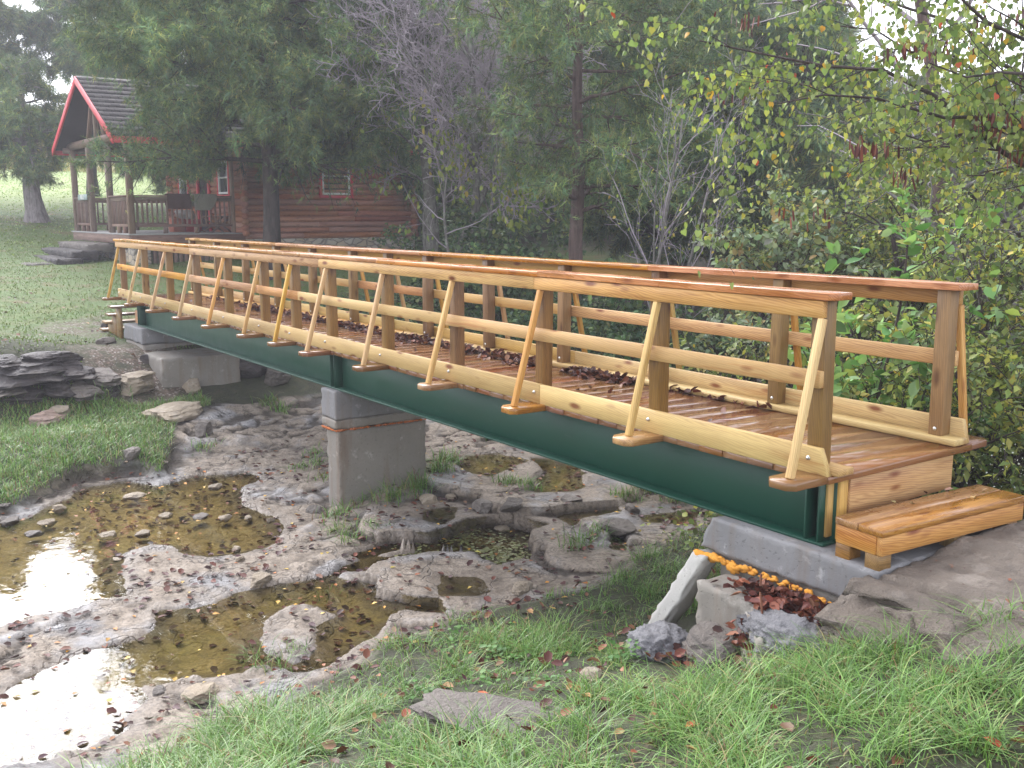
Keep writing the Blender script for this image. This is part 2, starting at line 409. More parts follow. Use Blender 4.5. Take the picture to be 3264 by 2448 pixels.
def barkmat(name, a, b_, c_, vs=1.0, lich=.3):
    m, nt, nd, lk, b = mat(name)
    o = objco(nt)
    rg = noi(nt, mapping(nt, o, (14*vs, 14*vs, 2.2*vs)), 1.0, 5, .65, .4)
    c = ramp(nt, [(.3, a), (.6, b_)], rg).outputs[0]
    li = ramp(nt, [(.52, (0, 0, 0)), (.64, (1, 1, 1))], noi(nt, o, 6*vs, 5, .7)).outputs[0]
    c = mixc(nt, mth(nt, 'MULTIPLY', li, lich), c, c_)
    lk.new(c, b.inputs['Base Color']); b.inputs['Roughness'].default_value = .85; b.inputs['Specular IOR Level'].default_value = .2
    bump(nt, rg, .9, .03, b)
    return m
M['bark_cedar'] = barkmat('bark_cedar_grey', (.10, .085, .085), (.27, .24, .235), (.32, .30, .28), 1.0, .3)
M['bark_dark'] = barkmat('bark_dark_brown', (.028, .022, .022), (.085, .066, .060), (.12, .10, .085), 1.0, .25)
M['bark_lichen'] = barkmat('bark_lichen_grey', (.06, .055, .05), (.165, .155, .14), (.27, .285, .23), 1.2, .65)
M['bark_red'] = barkmat('bark_red_brown', (.05, .034, .03), (.13, .09, .08), (.22, .18, .15), 1.0, .3)
M['twig'] = simple('twig_purple_grey', (.33, .285, .31), .8, 0, .2, .3, 4)
M['white'] = simple('white_paint', (.75, .75, .74), .5)
M['red'] = simple('red_trim_paint', (.58, .045, .065), .5, 0, .4, .12)
M['darksoffit'] = simple('dark_soffit_wood', (.035, .022, .024), .8, 0, .2, .3, 6)
M['glass'] = simple('window_glass_dark', (.03, .038, .036), .06, 0, .5, .5, 1.5)
M['greydeck'] = simple('porch_floor_grey', (.32, .31, .30), .6, 0, .3, .2, 5)
def shingle():
    m, nt, nd, lk, b = mat('roof_shingles_grey')
    o = objco(nt); g = attr(nt, 'gco')
    br = N(nt, 'TexBrick'); br.offset = .5
    for k, v in (('Color1', (.055, .048, .048, 1)), ('Color2', (.12, .105, .10, 1)), ('Mortar', (.03, .027, .028, 1)), ('Scale', 1.0), ('Mortar Size', .012), ('Brick Width', .20), ('Row Height', .16), ('Bias', .0)):
        br.inputs[k].default_value = v
    lk.new(g, br.inputs['Vector'])
    c = mixc(nt, noi(nt, o, 5, 4), br.outputs['Color'], (.15, .14, .135), 'MIX')
    mx = mixc(nt, .25, br.outputs['Color'], c)
    lk.new(mx, b.inputs['Base Color']); b.inputs['Roughness'].default_value = .8; b.inputs['Specular IOR Level'].default_value = .2
    bump(nt, br.outputs['Fac'], -.6, .02, b)
    return m
M['shingle'] = shingle()
def fieldstone():
    m, nt, nd, lk, b = mat('foundation_fieldstone')
    o = objco(nt)
    wo_ = nd.new('ShaderNodeTexNoise'); wo_.inputs['Scale'].default_value = 5; lk.new(o, wo_.inputs['Vector'])
    ad = nd.new('ShaderNodeVectorMath'); ad.operation = 'MULTIPLY_ADD'; lk.new(wo_.outputs['Color'], ad.inputs[0]); ad.inputs[1].default_value = (.12, .12, .12); lk.new(o, ad.inputs[2])
    mp = mapping(nt, ad.outputs[0], (3.2, 3.2, 7.0))
    v1 = N(nt, 'TexVoronoi', feature='F1'); v1.inputs['Scale'].default_value = 1.0; lk.new(mp, v1.inputs['Vector'])
    v2 = N(nt, 'TexVoronoi', feature='DISTANCE_TO_EDGE'); v2.inputs['Scale'].default_value = 1.0; lk.new(mp, v2.inputs['Vector'])
    c = ramp(nt, [(0, (.36, .31, .25)), (.4, (.52, .48, .42)), (.75, (.45, .35, .22)), (1, (.60, .57, .52))], mth(nt, 'FRACT', mth(nt, 'MULTIPLY', v1.outputs['Color'], 1.0))).outputs[0]
    c = mixc(nt, mth(nt, 'MULTIPLY', noi(nt, o, 16, 5, .7), .5), c, (.26, .22, .18))
    e = ramp(nt, [(.02, (0, 0, 0)), (.10, (1, 1, 1))], v2.outputs['Distance']).outputs[0]
    c = mixc(nt, e, (.20, .18, .16), c)
    lk.new(c, b.inputs['Base Color']); b.inputs['Roughness'].default_value = .8
    bump(nt, e, .8, .03, b)
    return m
M['fieldstone'] = fieldstone()
# ================================================================== ground (structure)
CTRL = np.array([
 (3.2,-4.2,-.35),(4.5,-2,-.32),(2.2,-1,-.42),(1.3,-.15,-.44),(.7,.6,-.46),(1.2,1.5,-.45),(1.6,-2.2,-.50),(.6,-2,-.72),(0,-2.6,-.85),
 (-.6,-2,-1.06),(-1.2,-2.5,-1.28),(-2.15,-2.6,-1.54),(-2.3,-1.6,-1.52),(-1.4,-1.4,-1.30),(-.5,-1.2,-1.02),(.2,-1,-.80),(-2.55,-.6,-1.52),
 (-1.6,-.5,-1.42),(-.85,-.4,-1.18),(-.2,-.3,-1.05),(.45,-.3,-.72),(-2.55,.6,-1.50),(-1.6,.6,-1.40),(-.9,.9,-1.22),(-.3,1.7,-.85),
 (-2.8,1.8,-1.46),(-1.8,2.2,-1.22),(-.6,2.6,-.72),(.5,2.5,-.48),(-3.2,4,-1.38),(-1.6,4.5,-.95),(1,4,-.42),(-2.1,-3.4,-1.55),(-1,-3.6,-1.25),
 (.3,-3.8,-.90),(1.6,-3.9,-.60),(-2,-5,-1.55),(0,-5,-1.1),(2,-5,-.6),
 (-4,-3.5,-1.64),(-4,-1.5,-1.63),(-4.2,.2,-1.60),(-4.3,1.2,-1.52),(-4.5,2.5,-1.45),(-5,4.5,-1.40),(-6,-3.5,-1.66),(-6,-2,-1.66),(-6,-.6,-1.64),
 (-6,.1,-1.60),(-5.8,1.05,-1.38),(-6.5,2.2,-1.38),(-7,4,-1.35),(-7.4,-2.9,-1.60),(-7.8,-2.0,-1.60),(-8.0,-1.2,-1.58),(-8.2,.0,-1.52),(-8.6,1.2,-1.40),
 (-8.4,-2.6,-1.47),(-9.5,-1.9,-1.34),(-11.1,-2.4,-1.22),(-11.1,-1.2,-1.22),(-9.6,-.9,-1.38),(-10.2,-.1,-1.38),(-11.3,.3,-1.25),(-10.6,1.4,-1.30),(-11.3,1.1,-1.24),
 (-11.9,-2.4,-.62),(-11.9,-1.4,-.66),(-12.1,-.5,-.86),(-12.3,.5,-.80),(-12.4,1.5,-.72),(-13,-.5,-.70),(-13.2,.6,-.68),(-13.6,1.6,-.64),
 (-14.5,-2.5,-.62),(-15,-1.2,-.66),(-15.2,.3,-.64),(-15,3,-.55),(-18,0,-.40),(-18,-4,-.36),(-20,3,-.20),(-23,3,.05),(-20,8,.10),(-24,8,.22),(-26,11,.35),(-23,-3,.05),
 (-27,-1,.22),(-28,4,.35),(-31,2,.75),(-33,6,1.05),(-33,0,1.0),(-9.5,3.5,-1.2),(-9,6,-1.15),(-12,5,-.75),(-14,8,-.45),(-16,12,-.2),(-9.5,10,-1.0),
 (-6,9,-1.28),(-3,8,-.9),(0,8,-.40),(-4,13,-.9),(-10,14,-.6),(3,3,-.35),(4,10,-.3)], float)
def _tps(C, lam=.004):
    n = len(C); d2 = ((C[:, None, :2]-C[None, :, :2])**2).sum(-1)
    K = .5*d2*np.log(d2+1e-9)
    P = np.c_[np.ones(n), C[:, :2]]
    A = np.zeros((n+3, n+3)); A[:n, :n] = K+lam*np.eye(n); A[:n, n:] = P; A[n:, :n] = P.T
    return np.linalg.solve(A, np.r_[C[:, 2], 0, 0, 0])
TW = _tps(CTRL)
def base_h(X, Y):
    sh = X.shape; x, y = X.ravel(), Y.ravel(); out = np.zeros(len(x))
    xc, yc = np.clip(x, -33, 4.5), np.clip(y, -5, 13)
    for s in range(0, len(x), 20000):
        q = slice(s, s+20000)
        d2 = (xc[q, None]-CTRL[None, :, 0])**2+(yc[q, None]-CTRL[None, :, 1])**2
        out[q] = (.5*d2*np.log(d2+1e-9))@TW[:-3]+TW[-3]+TW[-2]*xc[q]+TW[-1]*yc[q]
    # beyond the surveyed part: hillside fields to the west, wooded hill to the north
    out = out+np.maximum(-33-x, 0)*.098+np.maximum(y-13, 0)*.085+np.maximum(y-40, 0)*.02
    return out.reshape(sh)
YN = np.array([[-9,-1.8],[-5,-1.95],[-3.1,-2.15],[-2.5,-2.1],[-2,-2.27],[-1.2,-2.6],[-.7,-2.6],[0,-2.5],[.8,-2.45],[1.3,-2.8],[2.3,-3.0],[5,-3.6],[12,-5],[40,-13]])
YF = np.array([[-9,-7.0],[-5,-7.2],[-2.8,-7.5],[-2.1,-7.95],[-1.6,-8.1],[-1,-8.45],[-.8,-8.9],[-.2,-10.2],[.5,-10.7],[1.5,-10.5],[3,-9.2],[6,-8.8],[12,-10.5],[40,-20]])
def toe_n(Y): return np.interp(Y, YN[:, 0], YN[:, 1])
def toe_f(Y): return np.interp(Y, YF[:, 0], YF[:, 1])
def c8(P, z): return [tuple(pz(a*.6329, 1400+b*.6329, z)[:2]) for a, b in P]
def c6(P, z): return [tuple(pz(1100+a*.5425, 1250+b*.5425, z)[:2]) for a, b in P]
ZA, ZB = -1.66, -1.665
POOLS = [   # (outline, water level, deepest)
 (c8([(-400,520),(0,415),(110,400),(250,335),(420,250),(640,212),(800,238),(1000,180),(1280,170),(1330,205),(1240,260),(1230,330),(1380,385),(1410,440),(1330,540),(1200,572),(1050,592),(950,572),(860,542),(740,540),(640,600),(600,660),(640,740),(640,790),(500,830),(300,880),(0,945),(-400,1080)], ZA), ZA, .085),
 (c8([(-300,1420),(0,1290),(180,1190),(330,1120),(450,1065),(700,1010),(780,940),(790,872),(960,845),(1140,790),(1320,745),(1600,695),(1720,645),(1870,590),(2212,545),(2212,612),(1990,640),(1740,690),(1900,740),(1890,800),(2020,830),(2212,852),(2212,905),(2020,902),(1930,930),(1830,1060),(1700,1165),(1560,1190),(1440,1190),(1320,1130),(1250,1180),(1150,1215),(940,1220),(760,1260),(800,1295),(770,1340),(690,1400),(680,1480),(450,1560),(240,1630),(0,1656),(-300,1700)], ZB), ZB, .085),
 (c6([(0,965),(250,888),(500,880),(700,800),(870,790),(1000,800),(1200,850),(1100,900),(1090,1000),(900,1060),(760,965),(500,975),(330,935),(100,990)], ZB), ZB, .07),
 (c6([(450,690),(640,680),(650,740),(600,795),(430,752)], -1.56), -1.56, .06),
 (c6([(700,370),(900,360),(1080,400),(1000,440),(860,500),(740,480),(650,420)], -1.43), -1.43, .06),
 (c6([(1090,400),(1320,410),(1400,470),(1420,560),(1350,585),(1110,592),(1090,520),(1150,470)], -1.46), -1.46, .06),
 (c6([(1230,722),(1600,690),(1640,730),(1400,765),(1330,792)], -1.54), -1.54, .06),
 (c6([(1550,850),(1660,850),(1650,935),(1560,925)], -1.55), -1.55, .05),
 (c6([(1690,720),(2110,690),(2090,795),(1750,765)], -1.50), -1.50, .06),
 (c6([(520,1060),(780,1080),(900,1180),(800,1205),(560,1195)], -1.60), -1.60, .05),
]
ISLAND = c8([(1310,1010),(1400,905),(1480,850),(1600,862),(1680,892),(1590,950),(1570,1060),(1480,1120),(1330,1085)], ZB)
def pooldist(X, Y):
    """list of signed distance fields with a ragged shore"""
    wob = fbm(np.stack([X*2.2, Y*2.2], -1), 4, 31)*.13
    r = []
    for k, (poly, lv, dp) in enumerate(POOLS):
        s = sdpoly(X, Y, poly)
        if k == 1: s = np.minimum(s, -sdpoly(X, Y, ISLAND))
        r.append(s+wob*(1.0 if k < 2 else .6))
    return r
def masks(X, Y, pool=True):
    P = np.stack([X, Y], -1)
    e1 = fbm(P*.9, 4, 3)*.45+fbm(P*3.5, 3, 5)*.15
    sn, sf = X-toe_n(Y), toe_f(Y)-X
    bed = np.minimum(-sn, -sf)+e1*.7               # >0 in the bed
    rock = sstep(-.12, .16, bed)
    if pool:
        reg = (X > -10) & (X < -1.2) & (Y > -6) & (Y < 5)
        if np.any(reg): rock = rock.copy(); rock[reg] = np.maximum(rock[reg], sstep(-.30, -.10, np.max(np.stack(pooldist(X[reg], Y[reg])), 0)))
    grav = sstep(.2, .9, 1.4-np.hypot((X+12.0)*.8, (Y+.3)*1.0)+e1*.8)*(1-rock)
    grav = np.maximum(grav, sstep(.0, .5, 1.0-np.hypot((X+15.6)*.75, (Y+.2)*1.3)+e1*1.2)*.8*(1-rock))
    wood_ = sstep(2.0, 3.2, Y+e1*1.6)*sstep(-17.5, -14.5, X)
    wood_ = np.maximum(wood_, sstep(0, 4, Y-12.5-np.maximum(-26-X, 0)*.34+e1*3))
    return rock, grav, wood_, bed
def height(X, Y, detail=True):
    H = base_h(X, Y)
    P = np.stack([X, Y], -1)
    rock, grav, wd, bed = masks(X, Y)
    H = H+fbm(P*.35, 3, 21)*.05*(1-rock)+fbm(P*1.7, 3, 23)*.03*(1-rock)
    # bedrock: low broken shelves, tilted, with pits
    q = np.stack([(X*.86+Y*.5)*1.15, (-X*.5+Y*.86)*.62], -1)
    s = fbm(q*1.0, 4, 41)*.5+.5
    s2 = s+fbm(P*5.5, 3, 44)*.07
    t = s2*6; st = (np.floor(t)+sstep(.72, 1.0, t-np.floor(t)))/6
    r = (st*.8+s*.2-.5)*.17+fbm(P*4.5, 4, 43)*.016+(np.abs(fbm(P*7, 4, 47))-.12)*.026-sstep(.07, .0, np.abs(fbm(P*1.7, 4, 53)))*.035-np.maximum(fbm(P*3.2, 3, 49)-.2, 0)*.10
    near = sstep(14, 10, np.abs(X+5))*sstep(9, 6, np.abs(Y-1))
    H = H+r*rock*(.35+.65*near)
    if detail:
        reg = (X > -10) & (X < -1.2) & (Y > -6) & (Y < 5)
        if reg.any():
            x, y = X[reg], Y[reg]; h = H[reg]; dist = pooldist(x, y); r1 = rock[reg]
            for s_, (poly, lv, dp) in zip(dist, POOLS):
                cap_ = lv+.016+np.maximum(-s_, 0)*.10+(np.abs(fbm(np.stack([x, y], -1)*6, 3, 67))-.1)*.03
                h = np.where((s_ > -1.1)&(r1 > .3), h+(np.minimum(h, cap_)-h)*sstep(-1.1, -.7, s_)*r1, h)
            for s_, (poly, lv, dp) in zip(dist, POOLS):
                out = np.maximum(h, lv+np.minimum(np.maximum(-s_, 0)*.14, .03)); w = sstep(-.5, 0, s_)
                h = np.where((s_ <= 0) & (s_ > -.55), np.maximum(h*(1-w)+out*w, lv+np.minimum(-s_*.10, .012)), h)
            for s_, (poly, lv, dp) in zip(dist, POOLS):
                ins = lv-np.minimum(np.maximum(s_, 0)*.26, dp)+fbm(np.stack([x, y], -1)*5, 3, 61)*.012*sstep(.05, .25, s_)
                h = np.where(s_ > 0, ins, h)
            H[reg] = h
    return H
def seg(a, b, s): return np.linspace(a, b, max(int(round((b-a)/s)), 1), endpoint=False)
gx = np.concatenate([seg(-270, -90, 12), seg(-90, -36, 2.2), seg(-36, -17, .35), seg(-17, -9.6, .085), seg(-9.6, -1.0, .024), seg(-1.0, 3.2, .055), seg(3.2, 8, .4), seg(8, 91, 6)])
gy = np.concatenate([seg(-110, -8, 6), seg(-8, -4.2, .2), seg(-4.2, 2.6, .025), seg(2.6, 6.5, .085), seg(6.5, 24, .5), seg(24, 70, 2.2), seg(70, 271, 12)])
GX, GY = np.meshgrid(gx, gy, indexing='ij')
GH = height(GX, GY)
nx_, ny_ = GX.shape
ii = np.arange(nx_-1)[:, None]*ny_+np.arange(ny_-1)[None, :]
GF = np.stack([ii, ii+ny_, ii+ny_+1, ii+1], -1).reshape(-1, 4)
rk, gv, wdm, bed = masks(GX, GY)
mkcol = np.stack([rk, gv, wdm, np.ones_like(rk)], -1).reshape(-1, 4)
wetd = np.zeros_like(GX); reg = (GX > -10) & (GX < -1.2) & (GY > -6) & (GY < 5)
pd = pooldist(GX[reg], GY[reg])
under = np.max(np.stack([sstep(.0, .30, s) for s in pd]), 0)
margin = np.max(np.stack([sstep(-.22, -.02, s) for s in pd]), 0)
# moss: some pools are greener
mossy = np.max(np.stack([sstep(-.02, .05, s)*(0 if k == 0 else .55 if k == 1 else 1) for k, s in enumerate(pd)]), 0)
w3 = np.zeros(GX.shape+(4,)); w3[..., 3] = 1
w3[reg, 0] = under; w3[reg, 1] = margin; w3[reg, 2] = mossy
def ground_mat():
    m, nt, nd, lk, b = mat('ground_bedrock_soil_turf')
    o = objco(nt)
    sp = nd.new('ShaderNodeSeparateColor'); lk.new(attr(nt, 'mk', 'Color'), sp.inputs[0])
    sw = nd.new('ShaderNodeSeparateColor'); lk.new(attr(nt, 'wet', 'Color'), sw.inputs[0])
    fine = noi(nt, o, 38, 5, .7); medn = noi(nt, o, 6.5, 6, .68); big = noi(nt, o, 1.3, 5, .6); med2 = noi(nt, mapping(nt, o, (1, 1, 1), (5, 9, 2)), 4.2, 6, .7)
    # turf soil, far mown field, unmown tan grass above it
    soil = ramp(nt, [(.3, (.030, .026, .017)), (.55, (.050, .058, .024)), (.75, (.095, .07, .043))], medn).outputs[0]
    lawn = ramp(nt, [(.34, (.15, .18, .042)), (.5, (.11, .185, .042)), (.68, (.185, .145, .055))], noi(nt, o, .8, 5, .65)).outputs[0]
    sx = nd.new('ShaderNodeSeparateXYZ'); lk.new(o, sx.inputs[0])
    far = ramp(nt, [(0, (0, 0, 0)), (1, (1, 1, 1))], mth(nt, 'MULTIPLY', mth(nt, 'ADD', sx.outputs[0], 12.0), -.22, True)).outputs[0]
    c = mixc(nt, far, soil, lawn)
    field = ramp(nt, [(.35, (.26, .36, .085)), (.65, (.33, .40, .12))], noi(nt, o, .5, 4)).outputs[0]
    c = mixc(nt, ramp(nt, [(.0, (0, 0, 0)), (1, (1, 1, 1))], mth(nt, 'MULTIPLY', mth(nt, 'ADD', sx.outputs[0], mth(nt, 'ADD', 35.0, mth(nt, 'MULTIPLY', medn, 3.0))), -.14, True)).outputs[0], c, field)
    tall = ramp(nt, [(.35, (.40, .32, .14)), (.65, (.34, .33, .14))], noi(nt, o, .35, 5)).outputs[0]
    c = mixc(nt, mth(nt, 'MULTIPLY', mth(nt, 'ADD', sx.outputs[0], mth(nt, 'ADD', 62.0, mth(nt, 'MULTIPLY', big, 6.0))), -.5, True), c, tall)
    wd = ramp(nt, [(.3, (.028, .022, .016)), (.55, (.06, .043, .030)), (.75, (.10, .065, .042))], medn).outputs[0]
    c = mixc(nt, sp.outputs[2], c, wd)
    # gravel: pale angular chips in brown soil
    vg = N(nt, 'TexVoronoi', feature='F1'); vg.inputs['Scale'].default_value = 26; lk.new(o, vg.inputs['Vector'])
    vcol = nd.new('ShaderNodeSeparateColor'); lk.new(vg.outputs['Color'], vcol.inputs[0])
    gc = ramp(nt, [(0, (.13, .085, .055)), (.45, (.21, .15, .11)), (.7, (.34, .28, .24)), (1, (.46, .42, .38))], vcol.outputs[0]).outputs[0]
    gc = mixc(nt, ramp(nt, [(.35, (0, 0, 0)), (.6, (1, 1, 1))], vg.outputs['Distance']).outputs[0], gc, (.10, .065, .045))
    c = mixc(nt, mth(nt, 'MULTIPLY', sp.outputs[1], ramp(nt, [(.35, (0, 0, 0)), (.55, (1, 1, 1))], med2).outputs[0]), c, gc)
    # bedrock
    rc = ramp(nt, [(.28, (.075, .058, .046)), (.40, (.205, .165, .125)), (.54, (.31, .255, .20)), (.78, (.42, .37, .31))], medn).outputs[0]
    gr = ramp(nt, [(.50, (0, 0, 0)), (.62, (1, 1, 1))], big).outputs[0]
    rg = ramp(nt, [(.3, (.10, .096, .10)), (.52, (.22, .212, .212)), (.75, (.38, .37, .37))], med2).outputs[0]
    rc = mixc(nt, gr, rc, rg)
    crack = N(nt, 'TexVoronoi', feature='DISTANCE_TO_EDGE'); crack.inputs['Scale'].default_value = 1.9
    wn_ = nd.new('ShaderNodeTexNoise'); wn_.inputs['Scale'].default_value = 3; wn_.inputs['Detail'].default_value = 4; lk.new(o, wn_.inputs['Vector'])
    wv = nd.new('ShaderNodeVectorMath'); wv.operation = 'MULTIPLY_ADD'; lk.new(wn_.outputs['Color'], wv.inputs[0]); wv.inputs[1].default_value = (.9, .9, .9); lk.new(mapping(nt, o, (1, .55, 1)), wv.inputs[2])
    lk.new(wv.outputs[0], crack.inputs['Vector'])
    ck = ramp(nt, [(.0, (1, 1, 1)), (.035, (0, 0, 0))], crack.outputs['Distance']).outputs[0]
    rc = mixc(nt, mth(nt, 'MULTIPLY', mth(nt, 'MULTIPLY', ck, .8), ramp(nt, [(.47, (0, 0, 0)), (.58, (1, 1, 1))], noi(nt, o, 2.1, 3)).outputs[0]), rc, (.045, .036, .03))
    pits = ramp(nt, [(.58, (0, 0, 0)), (.70, (1, 1, 1))], noi(nt, o, 19, 5, .7)).outputs[0]
    rc = mixc(nt, mth(nt, 'MULTIPLY', pits, .6), rc, (.065, .052, .045))
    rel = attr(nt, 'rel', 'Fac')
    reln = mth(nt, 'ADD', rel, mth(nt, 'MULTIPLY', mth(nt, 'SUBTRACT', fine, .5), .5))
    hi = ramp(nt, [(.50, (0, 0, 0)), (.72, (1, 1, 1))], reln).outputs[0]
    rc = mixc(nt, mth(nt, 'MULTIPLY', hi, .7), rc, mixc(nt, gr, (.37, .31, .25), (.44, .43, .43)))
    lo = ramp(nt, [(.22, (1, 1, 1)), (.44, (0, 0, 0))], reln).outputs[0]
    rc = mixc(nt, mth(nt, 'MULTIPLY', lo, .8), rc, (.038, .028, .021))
    rc = mixc(nt, mth(nt, 'MULTIPLY', sw.outputs[1], .42), rc, (.085, .06, .04))
    sand = ramp(nt, [(.3, (.26, .19, .085)), (.5, (.40, .31, .15)), (.75, (.50, .41, .22))], med2).outputs[0]
    moss = ramp(nt, [(.36, (.085, .066, .02)), (.55, (.20, .18, .045)), (.72, (.30, .275, .075))], medn).outputs[0]
    sand = mixc(nt, mth(nt, 'MULTIPLY', sw.outputs[2], ramp(nt, [(.34, (0, 0, 0)), (.6, (1, 1, 1))], noi(nt, o, 2.3, 4)).outputs[0]), sand, moss)
    rc = mixc(nt, sw.outputs[0], rc, sand)
    c = mixc(nt, sp.outputs[0], c, rc)
    c = mixc(nt, mth(nt, 'MULTIPLY', ramp(nt, [(.4, (0, 0, 0)), (.7, (1, 1, 1))], fine).outputs[0], .6), c, (.035, .028, .024))
    lk.new(c, b.inputs['Base Color'])
    wetr = mth(nt, 'SUBTRACT', .82, mth(nt, 'MULTIPLY', sw.outputs[1], .35))
    lk.new(mth(nt, 'SUBTRACT', wetr, mth(nt, 'MULTIPLY', mth(nt, 'MULTIPLY', gr, sp.outputs[0]), .22)), b.inputs['Roughness'])
    b.inputs['Specular IOR Level'].default_value = .35
    h = mth(nt, 'ADD', mth(nt, 'MULTIPLY', fine, .5), medn)
    h = mth(nt, 'ADD', h, mth(nt, 'MULTIPLY', ck, -.5))
    h = mth(nt, 'ADD', h, mth(nt, 'MULTIPLY', pits, -.3))
    bump(nt, h, .9, .03, b)
    return m
def blur(A, k):
    for ax in (0, 1):
        pad = [(0, 0), (0, 0)]; pad[ax] = (k+1, k); c = np.cumsum(np.pad(A, pad, mode='edge'), axis=ax)
        n_ = A.shape[ax]; A = (np.take(c, np.arange(2*k+1, 2*k+1+n_), ax)-np.take(c, np.arange(0, n_), ax))/(2*k+1)
    return A
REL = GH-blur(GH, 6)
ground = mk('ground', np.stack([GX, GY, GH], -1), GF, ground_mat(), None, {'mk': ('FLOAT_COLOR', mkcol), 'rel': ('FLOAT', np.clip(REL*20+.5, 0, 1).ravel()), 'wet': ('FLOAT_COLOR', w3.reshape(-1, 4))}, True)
ground['kind'] = 'structure'
_gxs, _gys = gx, gy
def gz(x, y):
    """ground height by bilinear lookup in the ground mesh"""
    x, y = np.asarray(x, float), np.asarray(y, float)
    i = np.clip(np.searchsorted(gx, x)-1, 0, len(gx)-2); j = np.clip(np.searchsorted(gy, y)-1, 0, len(gy)-2)
    a = np.clip((x-gx[i])/(gx[i+1]-gx[i]), 0, 1); b = np.clip((y-gy[j])/(gy[j+1]-gy[j]), 0, 1)
    return GH[i, j]*(1-a)*(1-b)+GH[i+1, j]*a*(1-b)+GH[i, j+1]*(1-a)*b+GH[i+1, j+1]*a*b

# ------------------------------------------------------------------ water
def water_mat():
    m, nt, nd, lk, b = mat('creek_water')
    nd.remove(b); o = objco(nt)
    bp = nd.new('ShaderNodeBump'); bp.inputs['Strength'].default_value = .06; bp.inputs['Distance'].default_value = .02
    lk.new(noi(nt, mapping(nt, o, (6, 9, 1)), 1.0, 2, .5), bp.inputs['Height'])
    fr = nd.new('ShaderNodeFresnel'); fr.inputs['IOR'].default_value = 1.33; lk.new(bp.outputs[0], fr.inputs['Normal'])
    tr = nd.new('ShaderNodeBsdfTransparent'); tr.inputs['Color'].default_value = (.90, .85, .66, 1)
    gl = nd.new('ShaderNodeBsdfGlossy'); gl.inputs['Roughness'].default_value = .015; lk.new(bp.outputs[0], gl.inputs['Normal'])
    mx = nd.new('ShaderNodeMixShader'); lk.new(fr.outputs[0], mx.inputs[0]); lk.new(tr.outputs[0], mx.inputs[1]); lk.new(gl.outputs[0], mx.inputs[2])
    lk.new(mx.outputs[0], nd['Material Output'].inputs['Surface'])
    return m
M['water'] = water_mat()
for poly, lv, dp in POOLS:
    P = np.array(poly); lo, hi = P.min(0)-.3, P.max(0)+.3
    n = 40; X, Y = np.meshgrid(np.linspace(lo[0], hi[0], n), np.linspace(lo[1], hi[1], n), indexing='ij')
    ok = sdpoly(X, Y, poly) > -.28
    idx = np.arange(n*n).reshape(n, n)
    fm = ok[:-1, :-1] | ok[1:, :-1] | ok[:-1, 1:] | ok[1:, 1:]
    F = np.stack([idx[:-1, :-1], idx[1:, :-1], idx[1:, 1:], idx[:-1, 1:]], -1)[fm]
    used = np.unique(F); re = np.full(n*n, -1); re[used] = np.arange(len(used))
    w = mk('water', np.c_[X.ravel()[used], Y.ravel()[used], np.full(len(used), lv)], re[F], M['water'])
    w['kind'] = 'structure'
# ================================================================== footbridge
def W(Xin): return -Xin*IN          # distance from the near rail end -> world x
WID = 52.3*IN
bridge = empty('footbridge', (-6.95, WID/2, -16*IN), 'long new timber footbridge with slanted side braces on dark green steel beams', 'footbridge')
POSTS = [1.77, 49.7, 96.5, 142.3, 188.6, 234.6, 269.5, 304.0, 350.4, 397.8, 445.0, 494.3, 543.7]
FPOSTS = [3.4, 51.8, 99.2, 145.9, 192.3, 238.5, 273.3, 308.2, 354.4, 401.6, 449.6, 498.2, 547.0]
XE = 547.3; rb = random.Random(5)
# deck boards (7 1/4 in boards side by side, small gaps)
d = MB(); dk = random.Random(3); X = -3.4
taken = [(p-4.9, p+2.45) for p in POSTS]
while X < XE+2:
    nxt = min(X+7.25, XE+3)
    sag = dk.uniform(-.06, .06)*IN
    y0, y1 = .35*IN+dk.uniform(-.25, .1)*IN, WID-.35*IN
    d.box(W(X+.045), W(nxt-.045), y0, y1, -1.5*IN+sag, sag-.0004, grain=1)
    X += 7.25
d.build('deck', M['deck'], bridge, .0018)
# outrigger planks (clipped corners) carrying the braces
for side in (0, 1):
    for k, p in enumerate(POSTS if side == 0 else FPOSTS):
        if k == 0: a, b_ = -3.0, 4.25
        elif k == 12: a, b_ = p-3.0, p+4.2
        else: a, b_ = p-5.0, p+2.25
        out = (10.6+rb.uniform(-.7, .7))*IN; cl = 1.7*IN; ins = 1.6*IN
        if side == 0: pl = [(W(b_), ins), (W(b_), -out+cl), (W(b_)+cl, -out), (W(a)-cl*.9, -out), (W(a), -out+cl*.9), (W(a), ins)]
        else: pl = [(W(a), WID-ins), (W(a), WID+out-cl-2*IN), (W(a)-cl, WID+out-2*IN), (W(b_)+cl, WID+out-2*IN), (W(b_), WID+out-cl-2*IN), (W(b_), WID-ins)]
        q = MB(); q.prism(pl[::-1] if side else pl, -1.56*IN, .06*IN, grain=1)
        o = q.build('outrigger', M['step'] if k in (1, 2, 3) and side == 0 else M['deck'], bridge, .004)
